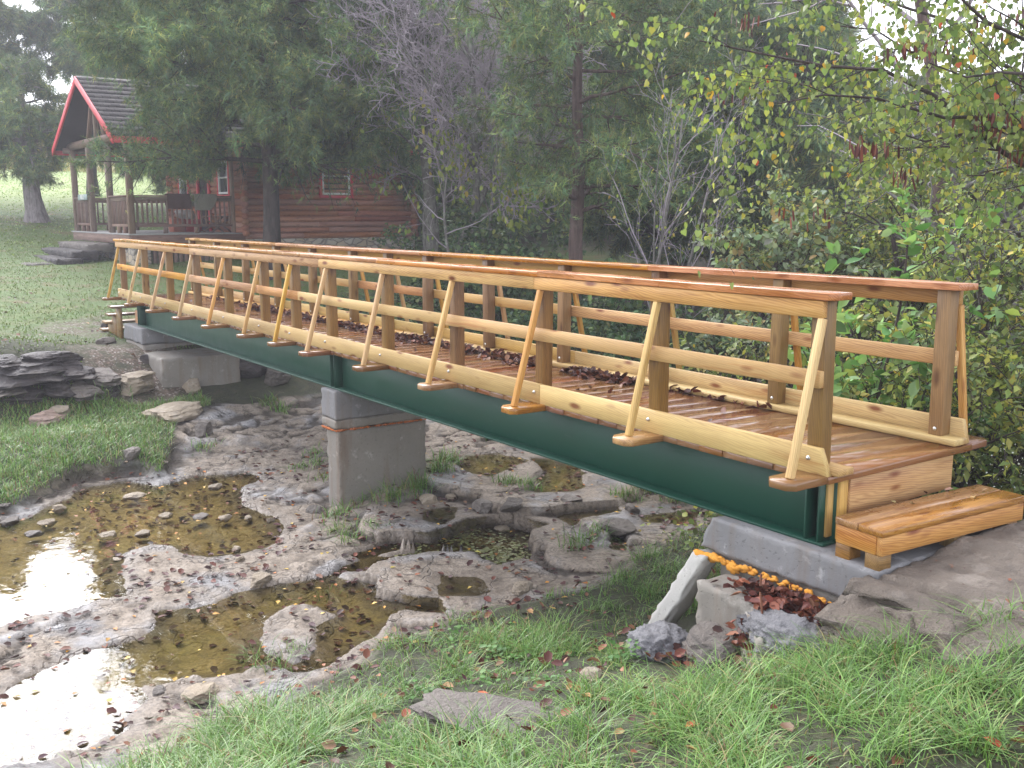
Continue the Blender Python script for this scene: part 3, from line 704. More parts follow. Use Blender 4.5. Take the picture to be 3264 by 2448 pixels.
# kerbs, sill boards, rails, caps
def spliced(name, m, y0, y1, z0, z1, xs, bev=.004, ends=(0, 0)):
    q = MB()
    for a, b_ in zip(xs[:-1], xs[1:]):
        e0 = ends[0]*IN if a == xs[0] else 0; e1 = ends[1]*IN if b_ == xs[-1] else 0
        x0, x1 = W(a+.03), W(b_-.03); dz = rb.uniform(-.0015, .0015)
        P = [(x1, y0, z0+dz), (x0, y0, z0+dz), (x0, y1, z0+dz), (x1, y1, z0+dz), (x1+e1, y0, z1+dz), (x0-e0, y0, z1+dz), (x0-e0, y1, z1+dz), (x1+e1, y1, z1+dz)]
        q.hexa(P, 0)
    return q.build(name, m, bridge, bev)
Z1, Z2 = 31.88*IN, 17.64*IN
spliced('kerb_board', M['kerb'], 0, 1.5*IN, .02*IN, 5.5*IN, [-3.2, 94, 282, 416, XE], ends=(2.2, 0))
spliced('kerb_board', M['kerb'], WID-1.5*IN, WID, .02*IN, 5.5*IN, [-2.6, 142, 240, 400, XE+2], ends=(1.4, 0))
spliced('sill_board', M['kerb'], 1.52*IN, 6.6*IN, .02*IN, 1.5*IN, [-4.6, 140, 310, XE])
spliced('sill_board', M['kerb'], WID-6.6*IN, WID-1.52*IN, .02*IN, 1.5*IN, [-2.8, 120, 260, 420, XE+2])
spliced('top_rail', M['rail'], 0, 1.5*IN, Z1, Z1+3.5*IN, [0, 97, 239, 398, XE])
spliced('top_rail', M['kerb'], WID-1.5*IN, WID, Z1, Z1+3.5*IN, [1.6, 101, 239, 402, XE+1.8])
spliced('middle_rail', M['midrail'], 0, 1.5*IN, Z2, Z2+3.5*IN, [0, 145, 260, 305, 402, XE-1.6])
spliced('middle_rail', M['midrail'], WID-1.5*IN, WID, Z2, Z2+3.5*IN, [1.6, 146, 240, 309, XE])
zc0, zc1 = Z1+3.53*IN, Z1+5.0*IN
def cap_rail(y0, y1, xs, clip):
    q = MB()
    for k, (a, b_) in enumerate(zip(xs[:-1], xs[1:])):
        x0, x1 = W(a+.03), W(b_-.03); c = 1.3*IN; dz = rb.uniform(-.002, .002)
        pl = [(x1, y0), (x0, y0), (x0, y1), (x1, y1)] if k else [(x1, y0), (x0-c, y0), (x0, y0+c), (x0, y1-c*.6), (x0-c*.6, y1), (x1, y1)]
        q.prism(pl, zc0+dz, zc1+dz, grain=0)
    q.build('handrail_cap', M['cap'], bridge, .005, seg=2)
cap_rail(-.35*IN, 6.4*IN, [-2.6, 95, 190, 285, 398, XE+2.5], 1)
cap_rail(WID-6.4*IN, WID+.4*IN, [-2.0, 100.9, 240, 402, XE+3.6], 1)
# posts with bolts, braces
for side in (0, 1):
    for k, p in enumerate(POSTS if side == 0 else FPOSTS):
        q = MB(); tw = rb.uniform(-.012, .012); h = 1.75*IN
        y0, y1 = (1.53*IN, 5.03*IN) if side == 0 else (WID-5.03*IN, WID-1.53*IN)
        x0, x1 = W(p+1.75), W(p-1.75)
        q.hexa([(x0, y0, 1.52*IN), (x1, y0, 1.52*IN), (x1, y1, 1.52*IN), (x0, y1, 1.52*IN), (x0+tw, y0, zc0-.001), (x1+tw, y0, zc0-.001), (x1+tw, y1, zc0-.001), (x0+tw, y1, zc0-.001)], 2)
        po = q.build('post', M['post'], bridge, .006, seg=2)
        b = MB(); xc = W(p); zb = 3.1*IN
        yo, yi = (0, y1) if side == 0 else (WID, y0); sg = -1 if side == 0 else 1
        b.tube([(xc, yo+sg*.001, zb), (xc, yo+sg*.004, zb)], .012, 12); b.tube([(xc, yo+sg*.004, zb), (xc, yo+sg*.012, zb)], .008, 6)
        b2 = MB(); b2.tube([(xc, yi-sg*.0005, zb), (xc, yi-sg*.004, zb), (xc, yi-sg*.008, zb)], [.012, .011, .005], 12)
        b.build('bolt', M['bolt'], po, 0, True); b2.build('bolt', M['bolt'], po, 0, True)
        c = p-1.1+rb.uniform(-.3, .3)
        if side == 0: A, B = (W(c), -7.7*IN+rb.uniform(-.6, .6)*IN, .05*IN), (W(c-.4 if k else c+.1), .80*IN, Z1-.003)
        else: A, B = (W(c), WID+(6.0+rb.uniform(-.6, .6))*IN, .05*IN), (W(c-.3), WID-.8*IN, Z1-.003)
        q = MB(); q.bar(A, B, 1.5*IN, 1.5*IN); q.build('brace', M['brace'], bridge, .005, seg=2)
# steel beams with web stiffeners
for yb in (3.0*IN, 33.5*IN):
    q = MB(); x0, x1 = W(517), W(-.6); fw = 8*IN; yc = yb+fw/2
    q.box(x0, x1, yb, yb+fw, -16*IN, -15.4*IN); q.box(x0, x1, yb, yb+fw, -2.2*IN, -1.6*IN)
    q.box(x0, x1, yc-.2*IN, yc+.2*IN, -15.395*IN, -2.205*IN)
    bm = q.build('beam', M['steel'], bridge, .002)
    for xs in (1.2, 4.6, 234.4, 238, 512, 516.5):
        s = MB(); s.box(W(xs), W(xs)+.4*IN, yb+.15*IN, yc-.21*IN, -15.39*IN, -2.21*IN); s.build('stiffener', M['steel'], bm, .001)
# fascia below the deck at both ends, blocking between the beams
q = MB(); q.box(W(-1.5), W(0.1), 10*IN, 47.7*IN, -10.2*IN, -1.62*IN, grain=1); q.build('fascia_board', M['fascia'], bridge, .003)
q = MB(); q.box(W(.2), W(1.15), 5*IN, 8.9*IN, -14.5*IN, -2.4*IN); q.box(W(-1.3), W(.1), 6.9*IN, 9.6*IN, -14.9*IN, -2.0*IN); q.build('end_blocking', M['kerb'], bridge, .003)
q = MB(); q.box(W(531), W(529.5), 10*IN, 44*IN, -12*IN, -1.62*IN, grain=1); q.box(W(529), W(518), 9.5*IN, 11*IN, -12*IN, -1.7*IN); q.box(W(529), W(518), 5*IN, 9*IN, -15.5*IN, -7.5*IN); q.build('fascia_board', M['fascia'], bridge, .003)

# far stair down to the lawn
st = empty('wooden_stair', (W(575), .7, -.62), 'flight of four low timber treads going down from the far end of the bridge', 'stairs')
for k in range(4):
    q = MB(); xx = 551+11*k; zt = -(6.3+6.0*k)*IN
    q.box(W(xx+11.5), W(xx), -3.5*IN+k*.5*IN, 47*IN, zt-1.5*IN, zt, grain=1); q.build('tread', M['deck'] if k < 2 else M['post'], st, .004)
for y in (2*IN, 44*IN):
    q = MB()
    for k in range(4):
        xx = 551+11*k; zt = -(6.3+6.0*k)*IN
        q.box(W(xx+10.9), W(xx+.4), y-.75*IN, y+.75*IN, -.74, zt-1.53*IN, grain=0)
    q.build('stringer', M['post'], st, .002)

# near wooden step box standing on the ledge and the abutment
sp_ = empty('wooden_step', (.25, .68, -.406), 'low wooden box step with wet two-board tread below the near end of the bridge', 'step')
ca, sa = math.cos(-.062), math.sin(-.062)
def SX(V):
    V = np.asarray(V, float).copy(); x, y = V[:, 0].copy(), V[:, 1].copy()-0
    V[:, 0] = .121+x*ca-y*sa; V[:, 1] = .025+x*sa+y*ca; return V
# local: x away from the bridge (0..0.29), y along (0..1.27)
for x0, x1 in ((0, .140), (.146, .292)):
    q = MB(); q.box(x0, x1, 0, 1.20, -.238, -.200, grain=1); q.build('tread_board', M['step'], sp_, .004, xf=SX)
q = MB(); q.box(.252, .288, .012, 1.188, -.336, -.2395, grain=1); q.box(.004, .2515, .006, .042, -.336, -.2395, grain=0); q.box(.004, .2515, 1.158, 1.194, -.336, -.2395, grain=0); q.box(.004, .040, .043, 1.157, -.336, -.2395, grain=1)
q.build('frame', M['fascia'], sp_, .003, xf=SX)
for x, y, zb in ((.235, .052, -.425), (.05, .052, -.425), (.235, 1.11, -.47), (.05, 1.11, -.47), (.225, .66, -.46)):
    q = MB(); q.box(x-.045, x+.045, y-.045, y+.045, zb, -.3365); q.build('leg', M['post'], sp_, .003, xf=SX)

# ================================================================== concrete
def blob_box(x0, x1, y0, y1, z0, z1, n=(10, 24, 8), amp=.006, seed=0, slope=None, chip=.02):
    """box with a fine skin so that faces are uneven and edges chipped"""
    nx, ny, nz = n; V = []; F = []
    def face(o, a, b, na, nb):
        s = len(V); o, a, b = map(np.array, (o, a, b))
        for i in range(na+1):
            for j in range(nb+1): V.append(o+a*i/na+b*j/nb)
        for i in range(na):
            for j in range(nb): F.append([s+i*(nb+1)+j, s+(i+1)*(nb+1)+j, s+(i+1)*(nb+1)+j+1, s+i*(nb+1)+j+1])
    dx, dy, dz = x1-x0, y1-y0, z1-z0; f = float
    face((x0, y0, z0), (0, dy, 0), (dx, 0, 0), ny, nx); face((x0, y0, z1), (dx, 0, 0), (0, dy, 0), nx, ny)
    face((x0, y0, z0), (dx, 0, 0), (0, 0, dz), nx, nz); face((x0, y1, z0), (0, 0, dz), (dx, 0, 0), nz, nx)
    face((x0, y0, z0), (0, 0, dz), (0, dy, 0), nz, ny); face((x1, y0, z0), (0, dy, 0), (0, 0, dz), ny, nz)
    V = np.array(V, float)
    c = np.array([(x0+x1)/2, (y0+y1)/2, (z0+z1)/2]); h = np.array([dx, dy, dz])/2
    u = (V-c)/h; e = np.sort(np.abs(u), axis=1)[:, 1]      # near an edge when the second largest is ~1
    nz_ = np.stack([fbm(V*6+k*9, 3, seed+k) for k in range(3)], 1)
    V = V+nz_*amp
    ed = sstep(.90, 1.0, e)*np.maximum(fbm(V*14, 3, seed+9)+.25, 0)*chip
    V = V-np.sign(u)*(np.abs(u) > .985)*ed[:, None]
    if slope is not None: V = slope(V)
    return V, np.array(F)
def weld(o):
    import bmesh
    bm = bmesh.new(); bm.from_mesh(o.data); bmesh.ops.remove_doubles(bm, verts=bm.verts, dist=.0015); bm.to_mesh(o.data); bm.free()
    return o
def block(name, m, parent, *a, **k):
    V, F = blob_box(*a, **k); o = weld(mk(name, V, F, m, parent)); return o
zb = -16*IN
# near abutment: new cap slab, battered left end
ab = empty('concrete_abutment', (-.2, .6, -.7), 'fresh grey concrete cap under the near beam end, on foam and old broken concrete', 'abutment')
def sl(V):
    t = (zb-V[:, 2])/.2; left = V[:, 0] < -.15
    V = V.copy(); V[:, 0] -= np.where(left, t*.10*sstep(-.15, -.69, V[:, 0]), 0); V[:, 2] += .018*sstep(-.3, -.7, V[:, 0])*0
    return V
block('cap_slab', M['conc'], ab, -.70, .41, -.005, 1.36, -.612, zb-.001, n=(44, 50, 10), amp=.003, seed=3, slope=sl, chip=.014)
# orange foam bead under its front edge
rf = random.Random(8); Vs = []; Fs = []; off = 0
for k in range(90):
    t = k/89; x = -.775+t*.98; z = -.634+rf.uniform(-.026, .012)-.012*t; r = rf.uniform(.007, .024)*(1.2 if t < .35 else .7)
    if rf.random() < (.12 if t < .35 else .34): continue
    th = np.linspace(0, math.pi, 7); ph = np.linspace(0, 2*math.pi, 10, endpoint=False)
    S = np.array([(math.sin(a)*math.cos(b), math.sin(a)*math.sin(b), math.cos(a)) for a in th for b in ph])
    S = S*(1+.7*fbm(S*1.9+k*3.3, 3, k)[:, None])
    V = S*np.array([r*1.6, r*.7, r*rf.uniform(.5, 1.2)])+np.array([x, -.012+rf.uniform(-.01, .012), z])
    F = [[i*10+j, (i+1)*10+j, (i+1)*10+(j+1) % 10, i*10+(j+1) % 10] for i in range(6) for j in range(10)]
    Vs.append(V); Fs.append(np.array(F)+off); off += len(V)
mk('foam_bead', np.concatenate(Vs), np.concatenate(Fs), M['foam'], ab, None, True)
block('footing', M['conc_old'], ab, -.66, .36, .03, 1.3, -1.5, -.630, n=(16, 16, 12), amp=.012, seed=5)
# pale slanted old slab at its left end
def slant(V):
    V = V.copy(); t = (-.64-V[:, 2])/.56
    V[:, 0] -= t*.27; V[:, 1] -= t*.14; return V
so = tag(block('old_concrete_slab', M['conc_white'], None, -.815, -.685, -.05, .10, -1.32, -.640, n=(8, 6, 22), amp=.010, seed=14, slope=slant, chip=.05), 'pale slanting slab of old concrete propped under the left end of the abutment cap', 'concrete slab')
# old cross wall below the cap with a step, and the leaning retaining wall
def shelf(V):
    V = V.copy(); top = V[:, 2] > -.75; V[:, 2] += np.where(top, fbm(V*5, 3, 71)*.03-.05*sstep(-.45, .1, V[:, 0]), 0); return V
tag(block('old_concrete_wall', M['conc_old'], None, -.575, .33, -.26, -.02, -1.5, -.690, n=(30, 10, 22), amp=.014, seed=22, slope=shelf, chip=.04), 'old rough concrete wall with a shelf just in front of the grey cap', 'concrete wall')
def wing(V):
    V = V.copy(); t = V[:, 0]; w = V[:, 1]                # local: t along 0..1, w across
    A_, B_ = np.array([-.47, -.04]), np.array([.12, -.52]); d = (B_-A_)/np.linalg.norm(B_-A_); n_ = np.array([-d[1], d[0]])
    z = V[:, 2]-np.where(V[:, 2] > -.95, .05*t+.04*fbm(np.c_[t*6, w*9], 3, 72), 0)
    return np.c_[A_[0]+(B_-A_)[0]*t+n_[0]*(w+.05*(z+.7)), A_[1]+(B_-A_)[1]*t+n_[1]*(w+.05*(z+.7)), z]
tag(block('leaning_wing_wall', M['conc_old'], None, 0, 1, 0, .10, -1.45, -.70, n=(34, 5, 26), amp=.010, seed=27, slope=wing, chip=.04), 'leaning tan concrete wing wall running down into the grass before the abutment', 'concrete wall')
for x, y, h, rx, l_ in ((-.19, -.17, .16, .03, 'upright rusty rebar stub before the middle of the foam bead'), (.02, -.36, .15, -.05, 'rusty rebar stub among the leaves nearest the lumpy mortar')):
    q = MB(); z0 = -.80; q.tube([(x, y, z0), (x+rx*.3, y, z0+h*.6), (x+rx*.6-.01, y, z0+h+.08)], .006, 7)
    tag(q.build('rebar', M['rust'], None, 0, True), l_, 'rebar')
# pier in mid stream
pier = empty('bridge_pier', (-5.96, .55, -1.6), 'grey concrete pier standing mid stream under the bridge', 'pier')
block('pier_cap', M['conc'], pier, -6.135, -5.80, .017, 1.085, -.70, zb-.001, n=(12, 40, 12), amp=.003, seed=31, chip=.014)
block('pier_cap_base', M['conc_old'], pier, -6.137, -5.797, .014, 1.088, -.795, -.701, n=(12, 40, 4), amp=.003, seed=33, chip=.014)
block('pier_column', M['conc_old'], pier, -6.09, -5.812, .046, 1.055, -1.85, -.815, n=(12, 40, 40), amp=.004, seed=35, chip=.025)
Vs = []; Fs = []; off = 0
for k in range(50):
    side = k < 40; r = rf.uniform(.004, .016)
    p = (-5.803, .03+k/40*1.04, -.805) if side else (-6.13+(k-40)*.033, .018, -.808)
    S = np.array([(math.sin(a)*math.cos(b), math.sin(a)*math.sin(b), math.cos(a)) for a in np.linspace(0, math.pi, 6) for b in np.linspace(0, 2*math.pi, 8, endpoint=False)])
    S = S*(1+.3*fbm(S*1.5+k*2.1, 2, k)[:, None])
    V = S*np.array([r*.9, r*1.7, r] if side else [r*1.7, r*.9, r])+np.array(p)
    Fs.append(np.array([[i*8+j, (i+1)*8+j, (i+1)*8+(j+1) % 8, i*8+(j+1) % 8] for i in range(5) for j in range(8)])+off); Vs.append(V); off += len(V)
mk('rust_bead', np.concatenate(Vs), np.concatenate(Fs), M['rustfoam'], pier, None, True)
# far abutment: cap, thin course, and the older block in front of it
fa = empty('far_abutment', (-13.1, .66, -.8), 'pale grey concrete block carrying the far end of the beams', 'abutment')
block('cap_slab', M['conc'], fa, -13.63, -12.60, -.012, 1.38, -.655, zb-.001, n=(26, 34, 10), amp=.004, seed=41, chip=.02)
block('lower_course', M['conc_old'], fa, -13.60, -12.575, .0, 1.37, -1.1, -.660, n=(18, 24, 8), amp=.008, seed=43)
tag(block('concrete_block', M['conc_old'], None, -12.35, -11.42, -.06, 1.10, -1.5, -.735, n=(30, 40, 24), amp=.006, seed=45, chip=.03), 'old rust streaked concrete block standing before the far abutment', 'concrete block')
# ================================================================== rocks
import bmesh
def _ico(n):
    bm = bmesh.new(); bmesh.ops.create_icosphere(bm, subdivisions=n, radius=1.0)
    V = np.array([v.co[:] for v in bm.verts]); F = np.array([[v.index for v in f.verts] for f in bm.faces]); bm.free(); return V, F
ICO = {k: _ico(k) for k in (2, 3, 4, 5)}
def rockmesh(size, seed, sub=4, cuts=9, rough=.2, lay=0.0, flat=0.0):
    r = np.random.RandomState(seed); V, F = ICO[sub]; V = V.copy()
    V = np.sign(V)*np.abs(V)**.75                       # boxier than a ball
    for k in range(cuts):
        n = r.normal(size=3); n[2] *= .6; n /= np.linalg.norm(n); d = r.uniform(.62, .95)
        s = V@n-d; V = V-np.maximum(s, 0)[:, None]*n
    V = V*(1+rough*fbm(V*1.6+seed, 4, seed)[:, None]+rough*.9*(np.abs(fbm(V*3.4+seed, 4, seed+5))-.2)[:, None])
    V = V*np.array(size)/2
    if lay:                                             # bedding: stepped sides
        z = V[:, 2]/size[2]; k = fbm(np.c_[z*9, V[:, 0]*.7/size[0], V[:, 1]*.7/size[1]], 2, seed+3)
        V[:, :2] *= (1+lay*np.sign(k)*np.minimum(np.abs(k)*3, 1))[:, None]
    if flat: V[:, 2] = np.where(V[:, 2] > 0, np.minimum(V[:, 2], size[2]*.5*flat+.12*V[:, 2]), V[:, 2])
    return V, F
def rock(name, pos, size, rz, m, seed, label, group=None, tilt=(0, 0), **k):
    V, F = rockmesh(size, seed, **k)
    o = mk(name, V, F, m, None, None, False)
    o.data.polygons.foreach_set('use_smooth', np.zeros(len(o.data.polygons), dtype=bool))
    o.location = [float(c) for c in pos]; o.rotation_euler = (tilt[0], tilt[1], rz)
    return tag(o, label, 'rock', group)
def hit(u, v, t0=1.0, t1=90.0):
    """where the line of sight of a photo pixel meets the ground"""
    d = ray(u, v); t = np.concatenate([np.arange(t0, 20, .02), np.arange(20, t1, .1)])
    P = CAM+d*t[:, None]; z = gz(P[:, 0], P[:, 1]); k = np.argmax(P[:, 2] < z)
    return np.array([P[k, 0], P[k, 1], z[k]])
def xx(u, v, x): d = ray(u, v); return CAM+d*(x-CAM[0])/d[0]

# dry stone wall on the far bank
WALL = [  # crop x, y, w, h, depth behind, material, words
 (410,170,450,96,-.22,'stone_dark','long dark slab topping the dry stone wall'), (70,188,170,74,-.18,'stone_dark','dark slab at the far left end of the wall top'),
 (220,305,490,165,-.06,'stone_dark','biggest dark boulder slab in the left of the dry wall'), (605,222,190,72,-.15,'stone_dark','thin dark stone right of the wall top slab'),
 (545,303,150,96,-.05,'stone_dark','small dark blocky stone right of the biggest wall slab'), (705,280,210,92,-.12,'stone_dark','dark overhanging stone in the right of the wall'),
 (850,335,235,118,-.05,'stone_grey','grey brown wedge stone near the right end of the wall'), (390,372,150,56,.0,'stone_dark','small flat dark stone wedged under the biggest wall slab'),
 (110,424,235,66,.05,'stone_grey','pale flat stone low at the left of the wall'), (255,456,245,96,.08,'stone_dark','dark rounded stone in the bottom row of the wall'),
 (490,426,250,120,.05,'stone_dark','dark square stone in the middle of the bottom row'), (705,442,220,150,.08,'stone_grey','tan faced stone in the bottom row of the wall'),
 (912,452,240,146,.05,'stone_dark','dark chunky stone ending the bottom row at the right'), (640,345,180,100,-.25,'stone_dark','dark stone set deep in the gap of the wall'),
 (60,345,190,90,-.14,'stone_dark','dark stone behind at the wall left edge'), (150,525,330,70,.12,'stone_dark','low half buried dark stone at the wall foot'),
 (1165,385,285,165,-.02,'stone_tan','big pale tan boulder at the right end of the dry wall')]
for k, (cx, cyy, w, h, dep, mm, lb) in enumerate(WALL):
    u, v = cx*.3783, 1080+cyy*.3783; p = xx(u, v, -11.45-(-dep)*1.0 if dep < 0 else -11.45+dep)
    s = .3783*np.linalg.norm(p-CAM)/FPX
    rock('wall_stone', p, (.50+.2*(k % 3), w*s*1.12, h*s*1.22), .12*((k*7) % 5-2), M[mm], 100+k, lb, 'stones of the dry wall on the far bank', (0, .03*((k*3) % 5-2)), lay=.12, cuts=13, rough=.2)
def onrock(u, v, w, h, mm, seed, lb, group=None, sink=.35, dmul=1.0, rz=None, name='creek_stone', wl=None, **k):
    p = hit(u, v); s = np.linalg.norm(p-CAM)/FPX
    W_, H_ = w*s, h*s
    # along the line of sight the height of a stone is seen with its depth
    if wl is not None: p[2] = max(p[2], wl)
    p = p+np.array([0, 0, H_*(.5-sink)])
    return rock(name, p, (W_*dmul, W_, H_), (rz if rz is not None else YAW*-1+.3*((seed*5) % 7-3)/3), M[mm], seed, lb, group, **k)
onrock(195, 1318, 72, 34, 'stone_tan', 201, 'small pale tan rock on the grass in front of the dry wall')
onrock(145, 1345, 150, 52, 'stone_pink', 202, 'long pinkish slab lying in the grass before the dry wall', dmul=.6, lay=.08)
onrock(548, 1322, 220, 52, 'stone_tan', 203, 'wide flat tan slab before the old concrete block', dmul=.75, lay=.06, flat=.5)
onrock(610, 1238, 90, 44, 'stone_tan', 204, 'tan boulder at the foot of the old concrete block', dmul=.7)
onrock(650, 1385, 70, 60, 'stone_grey', 205, 'grey boulder right of the wide flat slab', dmul=.8)
onrock(420, 1455, 60, 40, 'stone_grey', 206, 'grey outcrop lump at the edge of the far grass', dmul=.8)
onrock(480, 1150, 60, 34, 'stone_dark', 207, 'dark stone in the gravel below the far abutment')
onrock(525, 1165, 40, 40, 'stone_grey', 208, 'grey cube of stone beside the old concrete block')
onrock(345, 1050, 46, 40, 'stone_dark', 209, 'dark lump of rock beside the far stair')
onrock(330, 1095, 90, 26, 'stone_grey', 210, 'long low rock left of the far abutment', dmul=.5)
onrock(800, 1190, 110, 70, 'stone_dark', 211, 'dark rock face under the bridge right of the old concrete block')
onrock(890, 1215, 90, 70, 'stone_grey', 212, 'grey rock under the far span of the bridge')
CRK = [(55,405,112,56),(300,355,84,56),(240,445,104,46),(680,312,120,44),(172,505,104,38),(545,512,124,38),(725,505,114,44),(840,410,84,42),(1010,420,116,44),(1140,420,96,46),(1250,415,66,42),
       (1360,405,56,52),(1590,350,116,54),(1190,560,62,44),(1090,265,86,40),(1020,1268,215,92),(800,1255,84,52),(1310,690,150,86),(1210,592,60,52),(590,600,60,20),(30,330,70,30)]
WORDS = ['pale stone at the left edge of the upper pool','squarish pink tan stone near the left bank','flat pale stone left in the upper pool','low stone breaking the middle of the upper pool','flat stone left of the sky reflections','flat pale stone beside the white sky reflection','flat stone right of the white sky reflection',
         'stone in the row across the pool, at its left end','long low stone in the row across the pool','stone third along the row across the pool','small stone fourth along the row across the pool','pointed stone at the right end of the row across the pool','tan stone just left of the pier foot','small stone right of the upper pool shore','pale stone awash in the back of the upper pool','big tan block stone in the nearest pool','small brown stone left of the big tan block','grey lump at the right shore of the upper pool','small white stone at the pool neck','thin pale stone between the two pools','low stone under the far grassy edge']
for k, ((x, y, w, h), wd_) in enumerate(zip(CRK, WORDS)):
    onrock(x*.6329, 1400+(y+h*.3)*.6329, w*.6329, h*.6329*.72, 'stone_tan' if k % 4 else 'stone_grey', 300+k, wd_, 'loose stones in the creek', sink=.40, dmul=.75, cuts=15, sub=4, wl=-1.672)
for k, (x, y, w, h, wd_) in enumerate([(490,625,135,72,'white rock right of the pier foot'),(622,615,88,54,'smaller white rock beside the white rock right of the pier'),(1685,675,110,70,'grey rock under the near span of the bridge'),(985,690,170,96,'grey brown rock hump between the small pools'),(1600,780,260,70,'long dark undercut rock right of the small pools'),(1040,1150,170,70,'pale pink rock at the edge of the near grass'),(820,660,190,90,'broad humped rock in front of the pier pools'),(1330,620,150,50,'flat rock under the beam'),(920,800,110,36,'small flat tan rock awash')]):
    onrock(1100+x*.5425, 1250+(y+h*.3)*.5425, w*.5425, h*.5425, 'stone_tan' if k in (0, 1, 5, 8) else 'stone_grey', 340+k, wd_, 'loose stones in the creek', sink=.42, dmul=.8)
onrock(1660, 2318, 720, 110, 'stone_grey', 360, 'long half buried grey slab in the near grass', sink=.62, dmul=.42, rz=math.radians(118), name='buried_slab', lay=.05, flat=.5)
onrock(1885, 2172, 76, 52, 'stone_tan', 361, 'small knobbly tan rock in the near grass', sink=.3, name='loose_rock')
onrock(2285, 2105, 290, 190, 'stone_grey', 362, 'grey boulder between the pale slab and the wing wall', sink=.45, dmul=.7, name='boulder')
# ledge beside the abutment, mortar spill
V, F = blob_box(.36, 3.4, -.42, 2.7, -1.2, -.415, n=(140, 150, 26), amp=.012, seed=77, chip=.05)
top = V[:, 2] > -.6
q = fbm(np.c_[V[:, 0]*1.3, V[:, 1]*2.4], 4, 78)
t_ = (q*.5+.5)*5+V[:, 0]*.25; st_ = (np.floor(t_)+sstep(.7, 1, t_-np.floor(t_)))/5
ck_ = sstep(.05, .0, np.abs(fbm(np.c_[V[:, 0]*1.1+V[:, 1]*.6, V[:, 1]*2.2], 4, 84)))
dz = (st_-.5)*.09-ck_*.03+(np.abs(fbm(V*8, 4, 85))-.15)*.03-.05*sstep(1.0, 2.4, V[:, 0])-.17*sstep(-.1, -.42, V[:, 1])*(.6+.8*(q+.2))
dz = np.minimum(dz, np.where((V[:, 1] > 0)&(V[:, 0] < .9), -.01, .06))
dz = np.where((V[:, 0] > .405)&(V[:, 1] > .0), np.maximum(dz, .014+.02*fbm(V*9, 3, 86)), dz)+.055*sstep(.25, .7, V[:, 1])*sstep(1.6, .7, V[:, 0])*sstep(.38, .45, V[:, 0])
V[:, 2] = np.where(top, V[:, 2]+dz, V[:, 2])
V[:, 0] += np.where(V[:, 0] < .6, -np.abs(fbm(np.c_[V[:, 1]*3, V[:, 2]*9], 4, 79))*.06*(V[:, 1] < 0), 0)
V[:, 1] += np.where(V[:, 1] < -.2, fbm(np.c_[V[:, 0]*2.2, V[:, 2]*10], 4, 80)*.16+.16*sstep(1.0, 2.2, V[:, 0]), 0)
tag(weld(mk('rock_ledge', V, F, M['stone_ledge'], None, None, False)), 'broad flat grey rock ledge carrying the wooden step', 'rock')
def lump(pos, size, seed, label, m, amp=.35):
    V, F = ICO[5]; V = V*(1+amp*fbm(V*2.2+seed, 4, seed)[:, None]+.16*np.abs(fbm(V*9+seed, 3, seed+1))[:, None])
    V = V*(1+.12*fbm(V*16, 3, seed+2)[:, None]); o = mk('mortar_heap', V*np.array(size)/2, F, m, None, None, True); o.location = [float(c) for c in pos]; return tag(o, label, 'mortar')
lump((.20, -.34, -.76), (.52, .34, .22), 81, 'lumpy blue grey spill of mortar in front of the abutment', M['mortar'])
lump((.02, -.20, -.80), (.50, .34, .14), 82, 'flat mortar spill under the leaves by the rebar', M['mortar'])
lump(hit(2115, 2085)+np.array([0, 0, .03]), (.42, .34, .26), 83, 'dark gravelly mortar spill at the foot of the pale slab', M['mortar'])

# ================================================================== log cabin
CX, CY, CZ, CT = -23.341, 2.759, .84, 1.587
cc, cs = math.cos(CT), math.sin(CT)
def C2W(V):
    V = np.asarray(V, float); o = V.copy()
    o[:, 0] = CX+cc*V[:, 0]-cs*V[:, 1]; o[:, 1] = CY+cs*V[:, 0]+cc*V[:, 1]; o[:, 2] = V[:, 2]+CZ; return o
cw = lambda x, y, z: C2W(np.array([[x, y, z]]))[0]
WD, PD, HE, OV, ZR, ZE, XR, OF = 5.67, 2.93, 8.18, .415, 4.12, 2.38, 8.48, .41
cabin = empty('log_cabin', cw(4.2, 2.8, -.6), 'brown log cabin with red trimmed gable porch across the creek', 'cabin', rz=CT)
rc_ = random.Random(21)
# walls: stacked logs
q = MB()
for k in range(17):
    z = -.10+k*.152; xs = [PD-.22]
    while xs[-1] < HE+.1: xs.append(xs[-1]+rc_.uniform(1.6, 3.6))
    xs[-1] = HE+.18+rc_.uniform(-.05, .05)
    for a, b in zip(xs[:-1], xs[1:]):
        r = .079*rc_.uniform(.95, 1.04); n = 7; P = [(a+(b-a)*t/(n-1), .0+rc_.uniform(-.008, .008), z+rc_.uniform(-.004, .004)) for t in range(n)]
        q.tube(P, [r*rc_.uniform(.97, 1.03) for _ in range(n)], 12)
q.build('log_wall', M['log'], cabin, 0, True, xf=C2W)
q = MB()
for k in range(17):
    z = -.024+k*.152
    for a, b in ((-.22, .74), (1.55, 2.25), (3.28, 4.10), (4.90, WD+.24)) if .95 < z < 1.95 else ((-.22, 2.25), (3.28, WD+.24)) if z < 2.02 else ((-.22, WD+.24),):
        q.tube([(PD, a, z), (PD, (a+b)/2, z), (PD, b, z)], .079, 12)
q.build('log_wall', M['log'], cabin, 0, True, xf=C2W)
q = MB()
for k in range(17):
    z = -.10+k*.152
    q.tube([(PD-.22, WD, z), (HE+.2, WD, z)], .079, 10); q.tube([(HE, -.2, z+.07), (HE, WD+.2, z+.07)], .079, 10)
q.build('log_wall', M['log'], cabin, 0, True, xf=C2W)
q = MB(); q.box(PD+.08, HE-.1, .09, WD-.09, -.2, 2.3); q.build('inner_wall', M['darksoffit'], cabin, xf=C2W)
